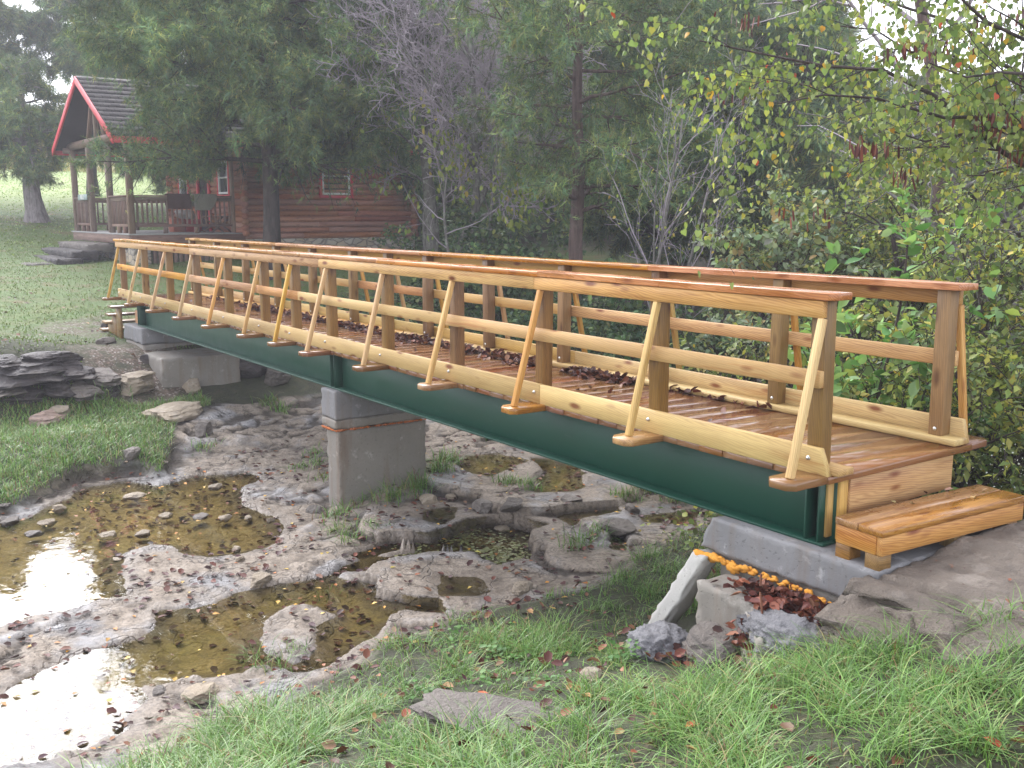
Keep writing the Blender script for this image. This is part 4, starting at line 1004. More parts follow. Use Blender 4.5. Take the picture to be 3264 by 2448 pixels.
# foundation and porch
q = MB(); q.box(PD-.1, HE+.05, -.07, .25, -1.1, -.18); q.box(HE-.2, HE+.051, .26, WD, -1.1, -.18)
fo = q.build('foundation', M['fieldstone'], cabin, .01, xf=C2W)
q = MB()
q.box(7.78, 8.15, -.095, -.0705, -.56, -.38); vb = q.build('vent', M['darksoffit'], cabin, xf=C2W)
q = MB()
for k in range(4): q.box(7.785, 8.145, -.112, -.0955, -.545+k*.045, -.518+k*.045)
q.build('slat', M['white'], vb, xf=C2W)
q = MB(); q.box(-.03, .42, -.06, .40, -1.1, -.30); q.build('porch_pier', M['fieldstone'], cabin, .02, xf=C2W)
q = MB(); q.box(-.02, .30, .42, 3.4, -1.1, -.42); q.build('porch_footing', M['fieldstone'], cabin, .02, xf=C2W)
q = MB()
x = .5
while x < PD-.15: q.box(x, x+.10, .05, .07, -1.05, -.27); x += .135
q.build('porch_skirt', M['greywood'], cabin, xf=C2W)
q = MB()
y = -.12
while y < WD+.1: q.box(-.13, PD-.09, y, y+.135, -.035, 0, grain=0); y += .14
q.build('porch_floor', M['greydeck'], cabin, .002, xf=C2W)
q = MB(); q.box(-.11, -.07, -.10, WD+.10, -.26, -.037, grain=1); q.box(-.069, PD, -.10, -.06, -.26, -.037, grain=0); q.box(-.069, PD-.1, WD+.06, WD+.1, -.26, -.037, grain=0)
q.build('rim_board', M['greywood'], cabin, .003, xf=C2W)
A = 1.875
for y in (.02, A, WD-A, WD-.02):
    q = MB(); q.box(-.075, .075, y-.075, y+.075, .0015, 2.34); q.build('porch_post', M['greywood'], cabin, .008, xf=C2W)
q = MB(); q.box(PD-.30, PD-.17, .0, .13, .0015, 2.34); q.build('porch_post', M['greywood'], cabin, .008, xf=C2W)
q = MB(); q.tube([(0, -.35, 2.45), (0, WD/2, 2.45), (0, WD+.35, 2.45)], .115, 14); q.build('porch_beam', M['greywood'], cabin, 0, True, xf=C2W)
for y in (.0, WD):
    q = MB(); q.tube([(-.25, y, 2.30+.02), (PD+.1, y, 2.32)], .085, 12); q.build('side_beam', M['greywood'], cabin, 0, True, xf=C2W)
for a, b in (((0, 2.0, 2.54), (0, 2.55, 3.45)), ((0, WD/2, 2.56), (0, WD/2, 3.85)), ((0, WD-2.0, 2.54), (0, WD-2.55, 3.45))):
    q = MB(); q.bar(a, b, .12, .10); q.build('gable_strut', M['greywood'], cabin, .004, xf=C2W)
# porch railings
def railing(a, b, n, cap=True):
    (x0, y0), (x1, y1) = a, b; L = math.hypot(x1-x0, y1-y0); ux, uy = (x1-x0)/L, (y1-y0)/L
    q = MB(); q.bar((x0, y0, .95), (x1, y1, .95), .14, .04, (-uy, ux, 0)); q.bar((x0, y0, .875), (x1, y1, .875), .045, .10, (-uy, ux, 0))
    rl = q.build('railing', M['greywood'], cabin, .003, xf=C2W)
    q = MB(); q.bar((x0, y0, .20), (x1, y1, .20), .05, .07, (-uy, ux, 0)); q.build('bottom_rail', M['greywood'], rl, .002, xf=C2W)
    for k in range(n):
        t = (k+.5)/n; xx_, yy_ = x0+ux*L*t, y0+uy*L*t
        q = MB(); q.bar((xx_, yy_, .236), (xx_, yy_, .824), .042, .036, (ux, uy, 0)); q.build('baluster', M['greywood'], rl, .002, xf=C2W)
    q = MB()
    for t in (.3, .62): q.box(x0+ux*L*t-.05, x0+ux*L*t+.05, y0+uy*L*t-.05, y0+uy*L*t+.05, .002, .164)
    q.build('rail_foot', M['greywood'], rl, xf=C2W)
railing((0, .10), (0, A-.08), 12); railing((0, WD-A+.08), (0, WD-.10), 12)
railing((.09, .03), (PD-.31, .03), 20); railing((.09, WD-.02), (PD-.2, WD-.02), 18)
# roof
def slab(name, m, P, up, parent):
    P = np.array(P, float); n = np.cross(P[1]-P[0], P[3]-P[0]); n /= np.linalg.norm(n)
    Q = P+n*up; V = np.concatenate([P, Q]); ax = (P[1]-P[0])/np.linalg.norm(P[1]-P[0]); ay = (P[3]-P[0])/np.linalg.norm(P[3]-P[0])
    G = np.stack([(V-P[0])@ax, (V-P[0])@ay, (V-P[0])@n], 1)
    F = [[3, 2, 1, 0], [4, 5, 6, 7], [0, 1, 5, 4], [1, 2, 6, 5], [2, 3, 7, 6], [3, 0, 4, 7]]
    return mk(name, C2W(V), np.array(F), m, parent, {'gco': ('FLOAT_VECTOR', G)})
ev, rd = -OV, WD/2
def roof_side(e, name):
    n = 13; sgn = 1 if e < rd else -1
    # courses of shingles, each lapping the one below
    Vs, Fs, Gs = [], [], []
    L = math.hypot(rd-e, ZR-ZE)
    for k in range(n):
        t0, t1 = k/n, min((k+1.18)/n, 1.0)
        y0, z0, y1, z1 = e+(rd-e)*t0, ZE+(ZR-ZE)*t0, e+(rd-e)*t1, ZE+(ZR-ZE)*t1
        th = .042; nz = abs(rd-e)/L; ny = -sgn*(ZR-ZE)/L
        P = [(-OF-.03, y0, z0), (XR, y0, z0), (XR, y1, z1), (-OF-.03, y1, z1)]
        Pt = [(p[0], p[1]+ny*(th if i < 2 else .012), p[2]+nz*(th if i < 2 else .012)) for i, p in enumerate(P)]
        V = np.array([(p[0], p[1]+ny*.004*0, p[2]) for p in P]+Pt); o = len(Vs)*8
        Vs.append(V); Gs.append(np.stack([V[:, 0], np.r_[t0*L, t0*L, t1*L, t1*L, t0*L, t0*L, t1*L, t1*L], V[:, 2]*0], 1))
        Fs.append(np.array([[3, 2, 1, 0], [4, 5, 6, 7], [0, 1, 5, 4], [1, 2, 6, 5], [2, 3, 7, 6], [3, 0, 4, 7]])+o)
    return mk(name, C2W(np.concatenate(Vs)), np.concatenate(Fs), M['shingle'], cabin, {'gco': ('FLOAT_VECTOR', np.concatenate(Gs))})
rf1 = roof_side(ev, 'roof'); rf2 = roof_side(WD+OV, 'roof')
for e in (ev, WD+OV):
    slab('soffit', M['darksoffit'], [(-OF, e, ZE-.012), (XR-.02, e, ZE-.012), (XR-.02, rd, ZR-.012), (-OF, rd, ZR-.012)], -.03 if e < rd else .03, cabin)
    s = 1 if e < rd else -1
    for x in (-OF-.06, XR+.005):
        q = MB()
        P = [(x, e-s*.02, ZE-.20), (x+.045, e-s*.02, ZE-.20), (x+.045, rd-s*.001, ZR-.20), (x, rd-s*.001, ZR-.20)]
        q.hexa([P[0], P[1], P[2], P[3]]+[(p[0], p[1], p[2]+.19) for p in P], 2)
        q.build('barge_board', M['red'], cabin, .003, xf=C2W)
    q = MB(); q.box(-OF-.01, XR, e-s*.03, e-s*.001, ZE-.17, ZE-.002, grain=0); q.build('fascia', M['red'], cabin, .003, xf=C2W)
V = np.array([(PD+.02, -.1, 2.36), (PD+.02, WD+.1, 2.36), (PD+.02, rd, ZR-.08), (PD+.12, -.1, 2.36), (PD+.12, WD+.1, 2.36), (PD+.12, rd, ZR-.08)])
mk('gable_wall', C2W(V), np.array([[0, 1, 4, 3], [1, 2, 5, 4], [2, 0, 3, 5]]), M['darksoffit'], cabin, None, F2=np.array([[0, 2, 1], [3, 4, 5]]))
# openings
def window(along, x0, x1, z0, z1, at):
    f = MB(); fr = .055
    def bx(q, a, b, c, d, o0, o1):
        if along == 'x': q.box(a, b, at-o1, at-o0, c, d)
        else: q.box(at-o1, at-o0, a, b, c, d)
    bx(f, x0, x1, z0, z0+fr, .03, .10); bx(f, x0, x1, z1-fr, z1, .03, .10); bx(f, x0, x0+fr, z0+fr+.001, z1-fr-.001, .03, .10); bx(f, x1-fr, x1, z0+fr+.001, z1-fr-.001, .03, .10)
    bx(f, x0+fr, x1-fr, (z0+z1)/2-.02, (z0+z1)/2+.02, .03, .09)
    w = f.build('window', M['white'], cabin, .003, xf=C2W)
    g = MB(); bx(g, x0+fr*.5, x1-fr*.5, z0+fr*.5, z1-fr*.5, .035, .05); g.build('pane', M['glass'], w, xf=C2W)
    t = MB(); bx(t, x0-.09, x0-.002, z0-.02, z1+.02, .04, .11); bx(t, x1+.002, x1+.09, z0-.02, z1+.02, .04, .11); bx(t, x0-.09, x1+.09, z0-.09, z0-.022, .04, .115); bx(t, x0-.09, x1+.09, z1+.022, z1+.09, .04, .11)
    t.build('trim', M['red'], w, .003, xf=C2W)
window('x', 5.23, 6.10, 1.03, 2.07, 0.0); window('y', 4.13, 4.87, 1.04, 1.93, PD); window('y', .77, 1.52, 1.04, 1.93, PD)
q = MB(); q.box(PD-.05, PD+.0, 2.36, 3.18, .03, 2.0); dr = q.build('door', M['darksoffit'], cabin, .004, xf=C2W)
q = MB(); q.box(PD-.12, PD-.051, 3.181, 3.29, .0, 2.1); q.box(PD-.12, PD-.051, 2.25, 2.359, .0, 2.1); q.box(PD-.12, PD-.051, 2.36, 3.18, 2.0, 2.1); q.build('trim', M['red'], dr, .003, xf=C2W)
# ------------------------------------------------------------------ things on and by the porch
def rug(name, x0, x1, drop, m, label, rnd=0.0):
    nx, ns = 24, 26; V = []; L0 = drop*.75
    for i in range(nx+1):
        for j in range(ns+1):
            t = j/ns; x = x0+(x1-x0)*i/nx; s = -L0+(L0+.16+drop)*t
            if s < 0: y, z = .115+.012*math.sin(i*.5), .985+s
            elif s < .16: y, z = .105-s/.16*.165, .985+.012*math.sin(s/.16*math.pi)
            else:
                ed = i/nx; cut = rnd*max(0, (ed-.62)/.38)**2*drop
                f = (s-.16)/drop; y, z = -.062-.012*math.sin(i*.55+1)*f, .985-(s-.16)*(1-cut/drop)
            V.append((x, y, z))
    F = [[i*(ns+1)+j, (i+1)*(ns+1)+j, (i+1)*(ns+1)+j+1, i*(ns+1)+j+1] for i in range(nx) for j in range(ns)]
    o = mk(name, C2W(np.array(V)), np.array(F), m, None, None, True)
    s = o.modifiers.new('solid', 'SOLIDIFY'); s.thickness = .018
    return tag(o, label, 'rug')
M['rugbrown'] = simple('rug_shaggy_brown', (.085, .045, .038), .95, 0, .1, .4, 60, .9)
M['rugbeige'] = simple('rug_beige', (.25, .23, .195), .95, 0, .1, .2, 25, .5)
rug('doormat', .90, 1.50, .36, M['rugbrown'], 'shaggy dark brown mat hung over the porch railing')
rug('doormat', 1.60, 2.20, .40, M['rugbeige'], 'beige mat with a rounded corner hung over the porch railing', .75)
M['signgreen'] = simple('sign_pale_green', (.30, .37, .36), .5)
sg = empty('number_sign', cw(-.12, 4.4, .92), 'pale green number board fixed to the front porch rail', 'sign', rz=CT)
q = MB(); q.box(-.105, -.085, 3.90, 4.93, .885, 1.045, grain=1); q.build('board', M['signgreen'], sg, .004, xf=C2W)
cu = bpy.data.curves.new('number', 'FONT'); cu.body = '8052'; cu.size = .19; cu.align_x = 'CENTER'; cu.align_y = 'CENTER'; cu.extrude = .004
M['signwhite'] = simple('sign_white_digits', (.78, .78, .76), .5)
cu.materials.append(M['signwhite'])
t0 = bpy.data.objects.new('number_text', cu); link(t0); bpy.context.view_layer.update()
to = bpy.data.objects.new('number', bpy.data.meshes.new_from_object(t0.evaluated_get(bpy.context.evaluated_depsgraph_get()))); link(to); bpy.data.objects.remove(t0); bpy.data.curves.remove(cu)
# text faces local -x of the cabin
ex = np.array([cs, -cc, 0]); ex = (cw(0, -1, 0)-cw(0, 0, 0)); en = cw(-1, 0, 0)-cw(0, 0, 0)
mm = Matrix.Identity(4); c0 = cw(-.1085, 4.42, .965)
for i in range(3): mm[i][0], mm[i][1], mm[i][2], mm[i][3] = ex[i], (0, 0, 1)[i], en[i], c0[i]
to.parent = sg; to.matrix_parent_inverse = (Matrix.Translation(sg.location)@sg.rotation_euler.to_matrix().to_4x4()).inverted(); to.matrix_basis = mm
M['terra'] = simple('terracotta', (.32, .105, .062), .8, 0, .3, .2, 10)
M['terra2'] = simple('red_plastic_box', (.30, .035, .035), .6)
M['pale'] = simple('pale_cloth', (.40, .38, .36), .9, 0, .2, .25, 9)
def porchbox(x0, x1, y0, y1, h, m, label, cat):
    e = empty(cat.replace(' ', '_'), cw((x0+x1)/2, (y0+y1)/2, 0), label, cat, rz=CT)
    q = MB(); t = .02; q.box(x0, x1, y0, y1, .002, .03); q.box(x0, x1, y0, y0+t, .031, h); q.box(x0, x1, y1-t, y1, .031, h); q.box(x0, x0+t, y0+t+.001, y1-t-.001, .031, h); q.box(x1-t, x1, y0+t+.001, y1-t-.001, .031, h)
    q.build('body', m, e, .004, xf=C2W); q = MB(); q.box(x0-.012, x1+.012, y0-.012, y0+t, h+.001, h+.03); q.box(x0-.012, x1+.012, y1-t, y1+.012, h+.001, h+.03); q.box(x0-.012, x0+t, y0+t+.001, y1-t-.001, h+.001, h+.03); q.box(x1-t, x1+.012, y0+t+.001, y1-t-.001, h+.001, h+.03); q.build('rim', m, e, .004, xf=C2W)
    return e
porchbox(1.62, 1.93, 1.8, 2.2, .34, M['terra'], 'orange terracotta tub on the porch floor behind the railing', 'planter')
porchbox(1.97, 2.36, 1.75, 2.2, .32, M['terra2'], 'red box on the porch floor beside the terracotta tub', 'storage box')
V, F = rockmesh((.55, .40, .30), 901, sub=4, cuts=4, rough=.3)
o = mk('folded_tarp', C2W(V+np.array([2.0, 1.98, .46])), F, M['pale'], None, None, True); tag(o, 'crumpled pale grey tarp lying on the red box', 'tarp')
tb = empty('folding_table', cw(2.55, .9, 0), 'small grey folding table with crossed legs beside the cabin door', 'table', rz=CT)
q = MB()
for k in range(5): q.box(2.22, 2.86, .55+k*.15, .69+k*.15, .42, .445, grain=0)
q.build('table_top', M['greywood'], tb, .003, xf=C2W)
for y in (.6, 1.22):
    for a, b in (((2.26, y, .003), (2.82, y, .418)), ((2.82, y+.035, .003), (2.26, y+.035, .418))):
        q = MB(); q.bar(a, b, .03, .045, (0, 1, 0)); q.build('leg', M['greywood'], tb, xf=C2W)
for k, (x, y0, y1, z, h, lb) in enumerate([(-.42, 1.3, 4.6, -.27, .17, 'top dark stone step under the porch edge'), (-.85, 1.1, 4.9, -.44, .18, 'second stone step before the porch'), (-1.3, .9, 4.4, -.62, .18, 'third rough stone step before the porch'), (-1.95, 1.0, 5.2, -.74, .10, 'lowest thin flagstone of the porch steps')]):
    V, F = blob_box(x-.38, x+.30, y0, y1, z-h-.05, z, n=(10, 40, 4), amp=.035, seed=950+k, chip=.08)
    tag(weld(mk('stone_step', C2W(V), F, M['stone_dark'] if k in (1, 2) else M['stone_grey'], None, None, False)), lb, 'step', 'stone steps before the porch')
# ================================================================== leaves and blades
T_LEAF = (np.array([(0,0,0),(-.30,.38,.10),(0,.42,.0),(.30,.38,.10),(0,1,-.06)], float), np.array([(0,2,1),(0,3,2),(1,2,4),(2,3,4)]))
T_OVAL = (np.array([(0,0,0),(-.33,.28,.08),(-.34,.62,.07),(0,1,-.05),(.34,.62,.07),(.33,.28,.08),(0,.45,0)], float), np.array([(6,0,5),(6,5,4),(6,4,3),(6,3,2),(6,2,1),(6,1,0)]))
T_HEART = (np.array([(0,.10,0),(-.22,-.02,.05),(-.46,.14,.09),(-.46,.42,.08),(-.24,.74,.03),(0,1.05,-.04),(.24,.74,.03),(.46,.42,.08),(.46,.14,.09),(.22,-.02,.05),(0,.45,0)], float), np.array([(10,(k+1) % 10,k) for k in range(10)]))
T_SPRAY = (np.array([(0,0,0),(-.12,.5,.05),(0,1,-.04),(.12,.45,-.03),(0,.1,0),(-.20,.42,.05),(-.44,.78,.02),(-.06,.40,0),(0,.1,0),(.20,.36,-.05),(.46,.70,0),(.06,.42,0)], float), np.array([(0,3,2),(0,2,1),(4,5,6),(4,6,7),(8,11,10),(8,10,9)]))
T_FEA = (np.array([(-.05,0,0),(.05,0,0),(0,1,-.05),(0,.12,0),(-.05,.24,0),(-.34,.50,.05),(.0,.20,0),(.06,.32,0),(.36,.58,-.04),(0,.42,0),(-.05,.54,0),(-.26,.84,.03),(0,.5,0),(.05,.62,0),(.24,.92,-.03)], float), np.array([(0,1,2),(3,4,5),(6,8,7),(9,10,11),(12,14,13)]))
T_CURL = (np.array([(0,0,0),(-.30,.22,.16),(-.32,.66,.20),(0,1,.12),(.32,.66,.20),(.30,.22,.16),(0,.5,0)], float), np.array([(6,0,5),(6,5,4),(6,4,3),(6,3,2),(6,2,1),(6,1,0)]))
T_POD = (np.array([(0,0,0),(-.085,.15,0),(-.09,.8,0),(0,1,0),(.09,.8,0),(.085,.15,0)], float), np.array([(0,5,1),(1,5,4),(1,4,2),(2,4,3)]))
def nrm(a): return a/(np.linalg.norm(a, axis=-1, keepdims=True)+1e-12)
def place(tpl, P, D, Nn, S, col, colvar=None, wid=1.0):
    """copies of a template at P, +Y along D, +Z near Nn, scale S; returns V, F, C"""
    V0, F0 = tpl; n = len(P); k = len(V0)
    D = nrm(D); X = nrm(np.cross(D, Nn)); Z = np.cross(X, D); S = np.broadcast_to(np.asarray(S, float), (n,))
    w = np.broadcast_to(np.asarray(wid, float), (n,))
    V = P[:, None, :]+S[:, None, None]*(V0[None, :, 0:1]*w[:, None, None]*X[:, None, :]+V0[None, :, 1:2]*D[:, None, :]+V0[None, :, 2:3]*Z[:, None, :])
    F = (F0[None]+(np.arange(n)*k)[:, None, None]).reshape(-1, F0.shape[1])
    C = np.repeat(np.c_[col, np.ones(n)], k, axis=0)
    return V.reshape(-1, 3), F, C
class Leaves:
    def __init__(s): s.V = []; s.F = []; s.C = []; s.n = 0
    def add(s, tpl, P, D, Nn, S, col, wid=1.0):
        if not len(P): return
        V, F, C = place(tpl, P, D, Nn, S, col, None, wid); s.V.append(V); s.F.append(F+s.n); s.C.append(C); s.n += len(V)
    def build(s, name, m, parent=None, local=False):
        return mk(name, np.concatenate(s.V), np.concatenate(s.F), m, parent, {'col': ('FLOAT_COLOR', np.concatenate(s.C))}, False, local)
def palette(r, n, cols, w=None, jit=.18):
    cols = np.array(cols, float); i = r.choice(len(cols), n, p=w)
    return np.clip(cols[i]*(1+r.normal(size=(n, 1))*jit)*(1+r.normal(size=(n, 3))*jit*.3), .004, .9)
CEDAR = [(.085,.145,.080),(.13,.20,.092),(.20,.26,.09),(.29,.315,.095),(.18,.16,.075)]
CEDW = [.30,.34,.2,.11,.05]

# ================================================================== trees
class Skel:
    """branching skeleton: self.lines = (points, radii, level); self.tw = thin ends for foliage"""
    def __init__(s, seed): s.r = np.random.RandomState(seed); s.lines = []; s.tw = []
    def grow(s, p, d, L, rad, lv, spec):
        r = s.r; sp = spec[lv]; n = sp.get('n', 6); P = [np.array(p, float)]; d = nrm(np.array(d, float)); R = [rad]
        for i in range(n):
            d = nrm(d+r.normal(size=3)*sp.get('wig', .12)+np.array([0, 0, sp.get('trop', 0.)]))
            P.append(P[-1]+d*L/n); R.append(rad*(1-(1-sp.get('end', .3))*(i+1)/n))
        P, R = np.array(P), np.array(R); s.lines.append((P, R, lv))
        if lv+1 < len(spec): s.kids(P, R, L, lv, spec)
        else: s.tw.append(P)
        if sp.get('fol'): s.tw.append(P)
    def kids(s, P, R, L, lv, spec):
        r = s.r; c = spec[lv+1]; cnt = c['count'] if not callable(c['count']) else c['count'](L)
        cnt = max(1, int(round(cnt*r.uniform(.8, 1.2)))); a0 = r.uniform(0, 6.28); n = len(P)-1
        for k in range(cnt):
            t = c.get('t0', .25)+(1-c.get('t0', .25))*((k+r.uniform(0, 1))/cnt); f = min(t*n, n-1e-6); i = int(f); p = P[i]+(P[i+1]-P[i])*(f-i)
            dr = nrm(P[i+1]-P[i]); az = a0+k*2.4+r.uniform(-.5, .5); an = c.get('ang', .9)*r.uniform(.75, 1.25)
            u = nrm(np.cross(dr, [0.01, .02, 1.0] if abs(dr[2]) < .95 else [1., 0, 0])); w = np.cross(dr, u)
            if c.get('flat'): side = u*math.cos(az)+w*math.sin(az)*(1-c['flat'])
            else: side = u*math.cos(az)+w*math.sin(az)
            d = dr*math.cos(an)+nrm(side)*math.sin(an)
            ln = (L if c.get('rel', True) else 1)*c['len']*(1-c.get('tap', .5)*t)*r.uniform(.75, 1.25)
            s.grow(p, d, ln, min(R[i]*.75, R[i]*c.get('rr', .55)), lv+1, spec)
    def wood(s, name, m, parent, sides=(10, 7, 5, 4, 3), lvls=None, local=True, minr=.003):
        V, F, T, n = [], [], [], 0
        for P, R, lv in s.lines:
            if lvls is not None and lv not in lvls: continue
            a, f, _ = tube(P, np.maximum(R, minr), sides[min(lv, len(sides)-1)]); V.append(a); F.append(f+n); n += len(a)
        return mk(name, np.concatenate(V), np.concatenate(F), m, parent, None, True, local)
def twig_pts(sk, per_m, jit=0.03, lo=.15):
    r = sk.r; PP, DD = [], []
    for P in sk.tw:
        L = np.linalg.norm(np.diff(P, axis=0), axis=1).sum(); k = max(1, int(L*per_m*r.uniform(.7, 1.3)))
        t = (lo+(1-lo)*r.uniform(0, 1, k))*(len(P)-1-1e-6); i = t.astype(int); f = (t-i)[:, None]
        PP.append(P[i]+(P[i+1]-P[i])*f+r.normal(size=(k, 3))*jit); DD.append(nrm(P[i+1]-P[i]))
    return np.concatenate(PP), np.concatenate(DD)
def foliate(sk, lv, tpl, per_m, size, cols, w=None, out=.9, droop=.3, jit=.03, clump=1.2, clv=.35, wid=1.0, seed=0, keep=None):
    P, D = twig_pts(sk, per_m, jit); r = sk.r
    if keep is not None: k = keep(P, r); P, D = P[k], D[k]
    n = len(P)
    side = nrm(r.normal(size=(n, 3))); side = nrm(side-D*(side*D).sum(1, keepdims=True))
    d = nrm(D*r.uniform(.1, .9, (n, 1))+side*out+np.array([0, 0, -droop])*r.uniform(.4, 1.4, (n, 1)))
    nn = nrm(np.array([0, 0, 1.0])+r.normal(size=(n, 3))*.55)
    c = palette(r, n, cols, w); k = 1+clv*fbm(P*clump+seed, 3, seed)[:, None]*2.0
    lv.add(tpl, P, d, nn, size*r.uniform(.6, 1.3, n), np.clip(c*k, .004, .9), wid)
def tree(name, pos, label, group=None, rz=0.0): return empty(name, pos, label, 'tree', group, rz)

def cedar(name, pos, H, spread, seed, label, bark, clear=.16, n1=34, per=16, size=.20, trunk_r=.2, lean=(0, 0), trop=-.012, group=None, cols=CEDAR, w=CEDW, up=.30, sub=9, prof=None, keep=None):
    t = tree(name, pos, label, group); s = Skel(seed); r = s.r
    n = 14; z = np.linspace(0, 1, n+1); P = np.c_[lean[0]*z+np.cumsum(r.normal(size=n+1)*.03), lean[1]*z+np.cumsum(r.normal(size=n+1)*.03), z*H-.25*(z == 0)]
    R = trunk_r*(1-z)**.8+.015; R[0] *= 1.55; R[1] *= 1.08
    s.lines.append((P, R, 0))
    spec = [{}, {}, dict(n=5, wig=.16, trop=-.02, end=.2, count=lambda L: sub*max(L, .6)/2.2, len=.40, ang=.85, t0=.18, tap=.45, flat=.45, rr=.45, fol=True), dict(n=3, wig=.2, trop=-.05, end=.4, count=3.2, len=.48, ang=.8, t0=.15, tap=.4, rr=.5)]
    spec[1] = dict(n=7, wig=.09, trop=trop, end=.15)
    for k in range(n1):
        f = clear+(1-clear)*((k+r.uniform(0, 1))/n1); i = min(int(f*n), n-1); p = P[i]+(P[i+1]-P[i])*(f*n-i)
        az = k*2.399+r.uniform(-.4, .4); pr = prof(f) if prof else (math.sin(min(1, (f-clear)/.22+.35)*1.57))*(1-max(0, (f-.3)/.7)**1.5)+.06
        L = spread*pr*r.uniform(.75, 1.2); el = up+.55*max(0, f-.6)+r.uniform(-.12, .12)
        s.grow(p, (math.cos(az)*math.cos(el), math.sin(az)*math.cos(el), math.sin(el)), L, max(R[i]*.38, .012), 1, spec)
    s.wood('trunk', bark, t, lvls=(0,), sides=(14,)); s.wood('limbs', bark, t, lvls=(1, 2), sides=(10, 6, 4))
    lv = Leaves(); foliate(s, lv, keep=keep, tpl=T_FEA if size < .4 else T_SPRAY, per_m=per, size=size, cols=cols, w=w, out=.75, droop=.22, jit=.05, clump=.9, clv=.5, wid=1.0, seed=seed); lv.build('crown', M['cedar'], t, True)
    return t

# cedar with the pale trunk at the left
p = px(122, 716, 33.5); p[2] = gz(p[0], p[1])
cedar('cedar_tree', p, 5.3, 3.3, 1, 'cedar with pale grey fluted trunk at the left edge of the lawn', M['bark_cedar'], .36, 34, 70, .26, .30, (-.25, -.25), -.02, up=.12, sub=14)
# cedar in front of the cabin
q_ = px(868, 800, 23.4); q_[2] = gz(q_[0], q_[1])
def broad(f): return .75+.35*math.sin(min(1, max(0, (f-.22)/.4))*1.57)-.75*max(0, (f-.55)/.45)**1.4
cedar('cedar_tree', q_, 8.9, 3.9, 2, 'wide spreading cedar with dark trunk in front of the cabin wall', M['bark_dark'], .27, 52, 80, .20, .20, (.25, .1), -.035, up=.16, sub=13, prof=broad, keep=lambda P, r: (P[:, 2] > 2.35+.35*(P@RT > .3)+.5*fbm(P*.8, 2, 4)+.35*(P@RT < -2.6)) | (r.uniform(size=len(P)) < .10))
def tall(f): return (.9-.85*max(0, (f-.15)/.85)**1.1)+.05
BACK = [  # px u, v of base, depth, height, spread, label
 (300, 690, 44, 11.0, 4.6, 'tall cedar behind the cabin porch roof', 41), (-60, 690, 42, 9.5, 4.5, 'hazy cedar at the far upper left of the lawn', 42),
 (1040, 735, 36, 10.0, 4.6, 'tall cedar rising behind the cabin roof', 43), (640, 720, 41, 12.0, 5.0, 'hazy cedar behind the middle of the cabin', 44),
 (1480, 760, 33, 8.6, 4.2, 'tall cedar behind the bare dogwood', 45), (2160, 740, 24, 9.5, 3.5, 'feathery light green cedar behind the leaning saplings', 46),
 (2545, 740, 22, 7.6, 2.6, 'dark cedar behind the glossy leaved shrub', 47), (1780, 740, 36, 13.5, 4.5, 'dark tall cedar far behind the branchy cedar', 48),
 (2330, 740, 35, 11.0, 4.2, 'hazy cedar far behind the glossy leaved shrub', 49)]
for u, v, dp, h, sp2, lb, sd_ in BACK:
    p = px(u, v, dp); p[2] = gz(p[0], p[1])
    cedar('cedar_tree', p, h, sp2, sd_, lb, M['bark_dark'], .44 if sd_ < 43 else .06, 46, 66, .39, .2, (0, 0), -.02, sub=10, prof=tall)
p = px(1815, 830, 17.5); p[2] = gz(p[0], p[1])
cedar('cedar_tree', p, 8.2, 2.2, 5, 'branchy cedar with reddish trunk right of the dogwood', M['bark_red'], .27, 42, 62, .18, .13, (.15, .1), -.02, up=.16, sub=12, prof=lambda f: .55+.55*min(1, (f-.25)/.3)-.9*max(0, (f-.55)/.45)**1.3)

# bare dogwood by the cabin corner with a few hanging yellow green leaves
def deciduous(name, pos, stems, spec, seed, label, bark, twig, fol=None, group=None, wl=2):
    t = tree(name, pos, label, group); s = Skel(seed)
    for st_ in stems: s.grow((st_[0], st_[1], st_[5] if len(st_) > 5 else -.2), st_[2], st_[3], st_[4], 1 if len(st_) > 5 else 0, spec)
    s.wood('trunk', bark, t, lvls=tuple(range(wl)), sides=(10, 7, 5)); s.wood('twigs', twig, t, lvls=tuple(range(wl, 6)), sides=(6, 5, 4, 3, 3), minr=.007 if name == 'dogwood_tree' else .0028)
    if fol:
        lv = Leaves(); fol(s, lv); lv.build('crown', M['leaf'], t, True)
    return t
p = px(1372, 810, 22.5); p[2] = gz(p[0], p[1])
SPD = [dict(n=9, wig=.07, trop=.03, end=.35), dict(n=7, wig=.12, trop=.05, end=.25, count=8, len=.62, ang=.7, t0=.42, tap=.35, rr=.5), dict(n=6, wig=.14, trop=.03, end=.3, count=8, len=.5, ang=.7, t0=.15, tap=.3, rr=.5), dict(n=4, wig=.16, trop=.02, end=.4, count=7, len=.42, ang=.75, t0=.1, tap=.3, rr=.5), dict(n=3, wig=.18, trop=-.01, end=.5, count=4, len=.5, ang=.6, t0=.2, tap=.3, rr=.6)]
YG = [(.24,.29,.06),(.32,.36,.075),(.17,.24,.05),(.45,.37,.07)]
def dogleaf(s, lv):
    P, D = twig_pts(s, 7, .04); r = s.r
    k = (P[:, 2] < 4.2)&(r.uniform(size=len(P)) < np.clip((4.3-P[:, 2])/2.6, .01, .75)*(fbm(P*1.1, 2, 12) > -.12)); P = P[k]; n = len(P)
    lv.add(T_OVAL, P, np.tile([0, 0, -1.], (n, 1))+r.normal(size=(n, 3))*.28, nrm(r.normal(size=(n, 3))), r.uniform(.09, .15, n), palette(r, n, YG, [.4,.3,.2,.1]), .8)
RD = RT; FD = np.array([FW[0], FW[1], 0])/math.hypot(FW[0], FW[1])
def dirn(right, fwd, upz): return tuple(RD*right+FD*fwd+np.array([0, 0, upz]))
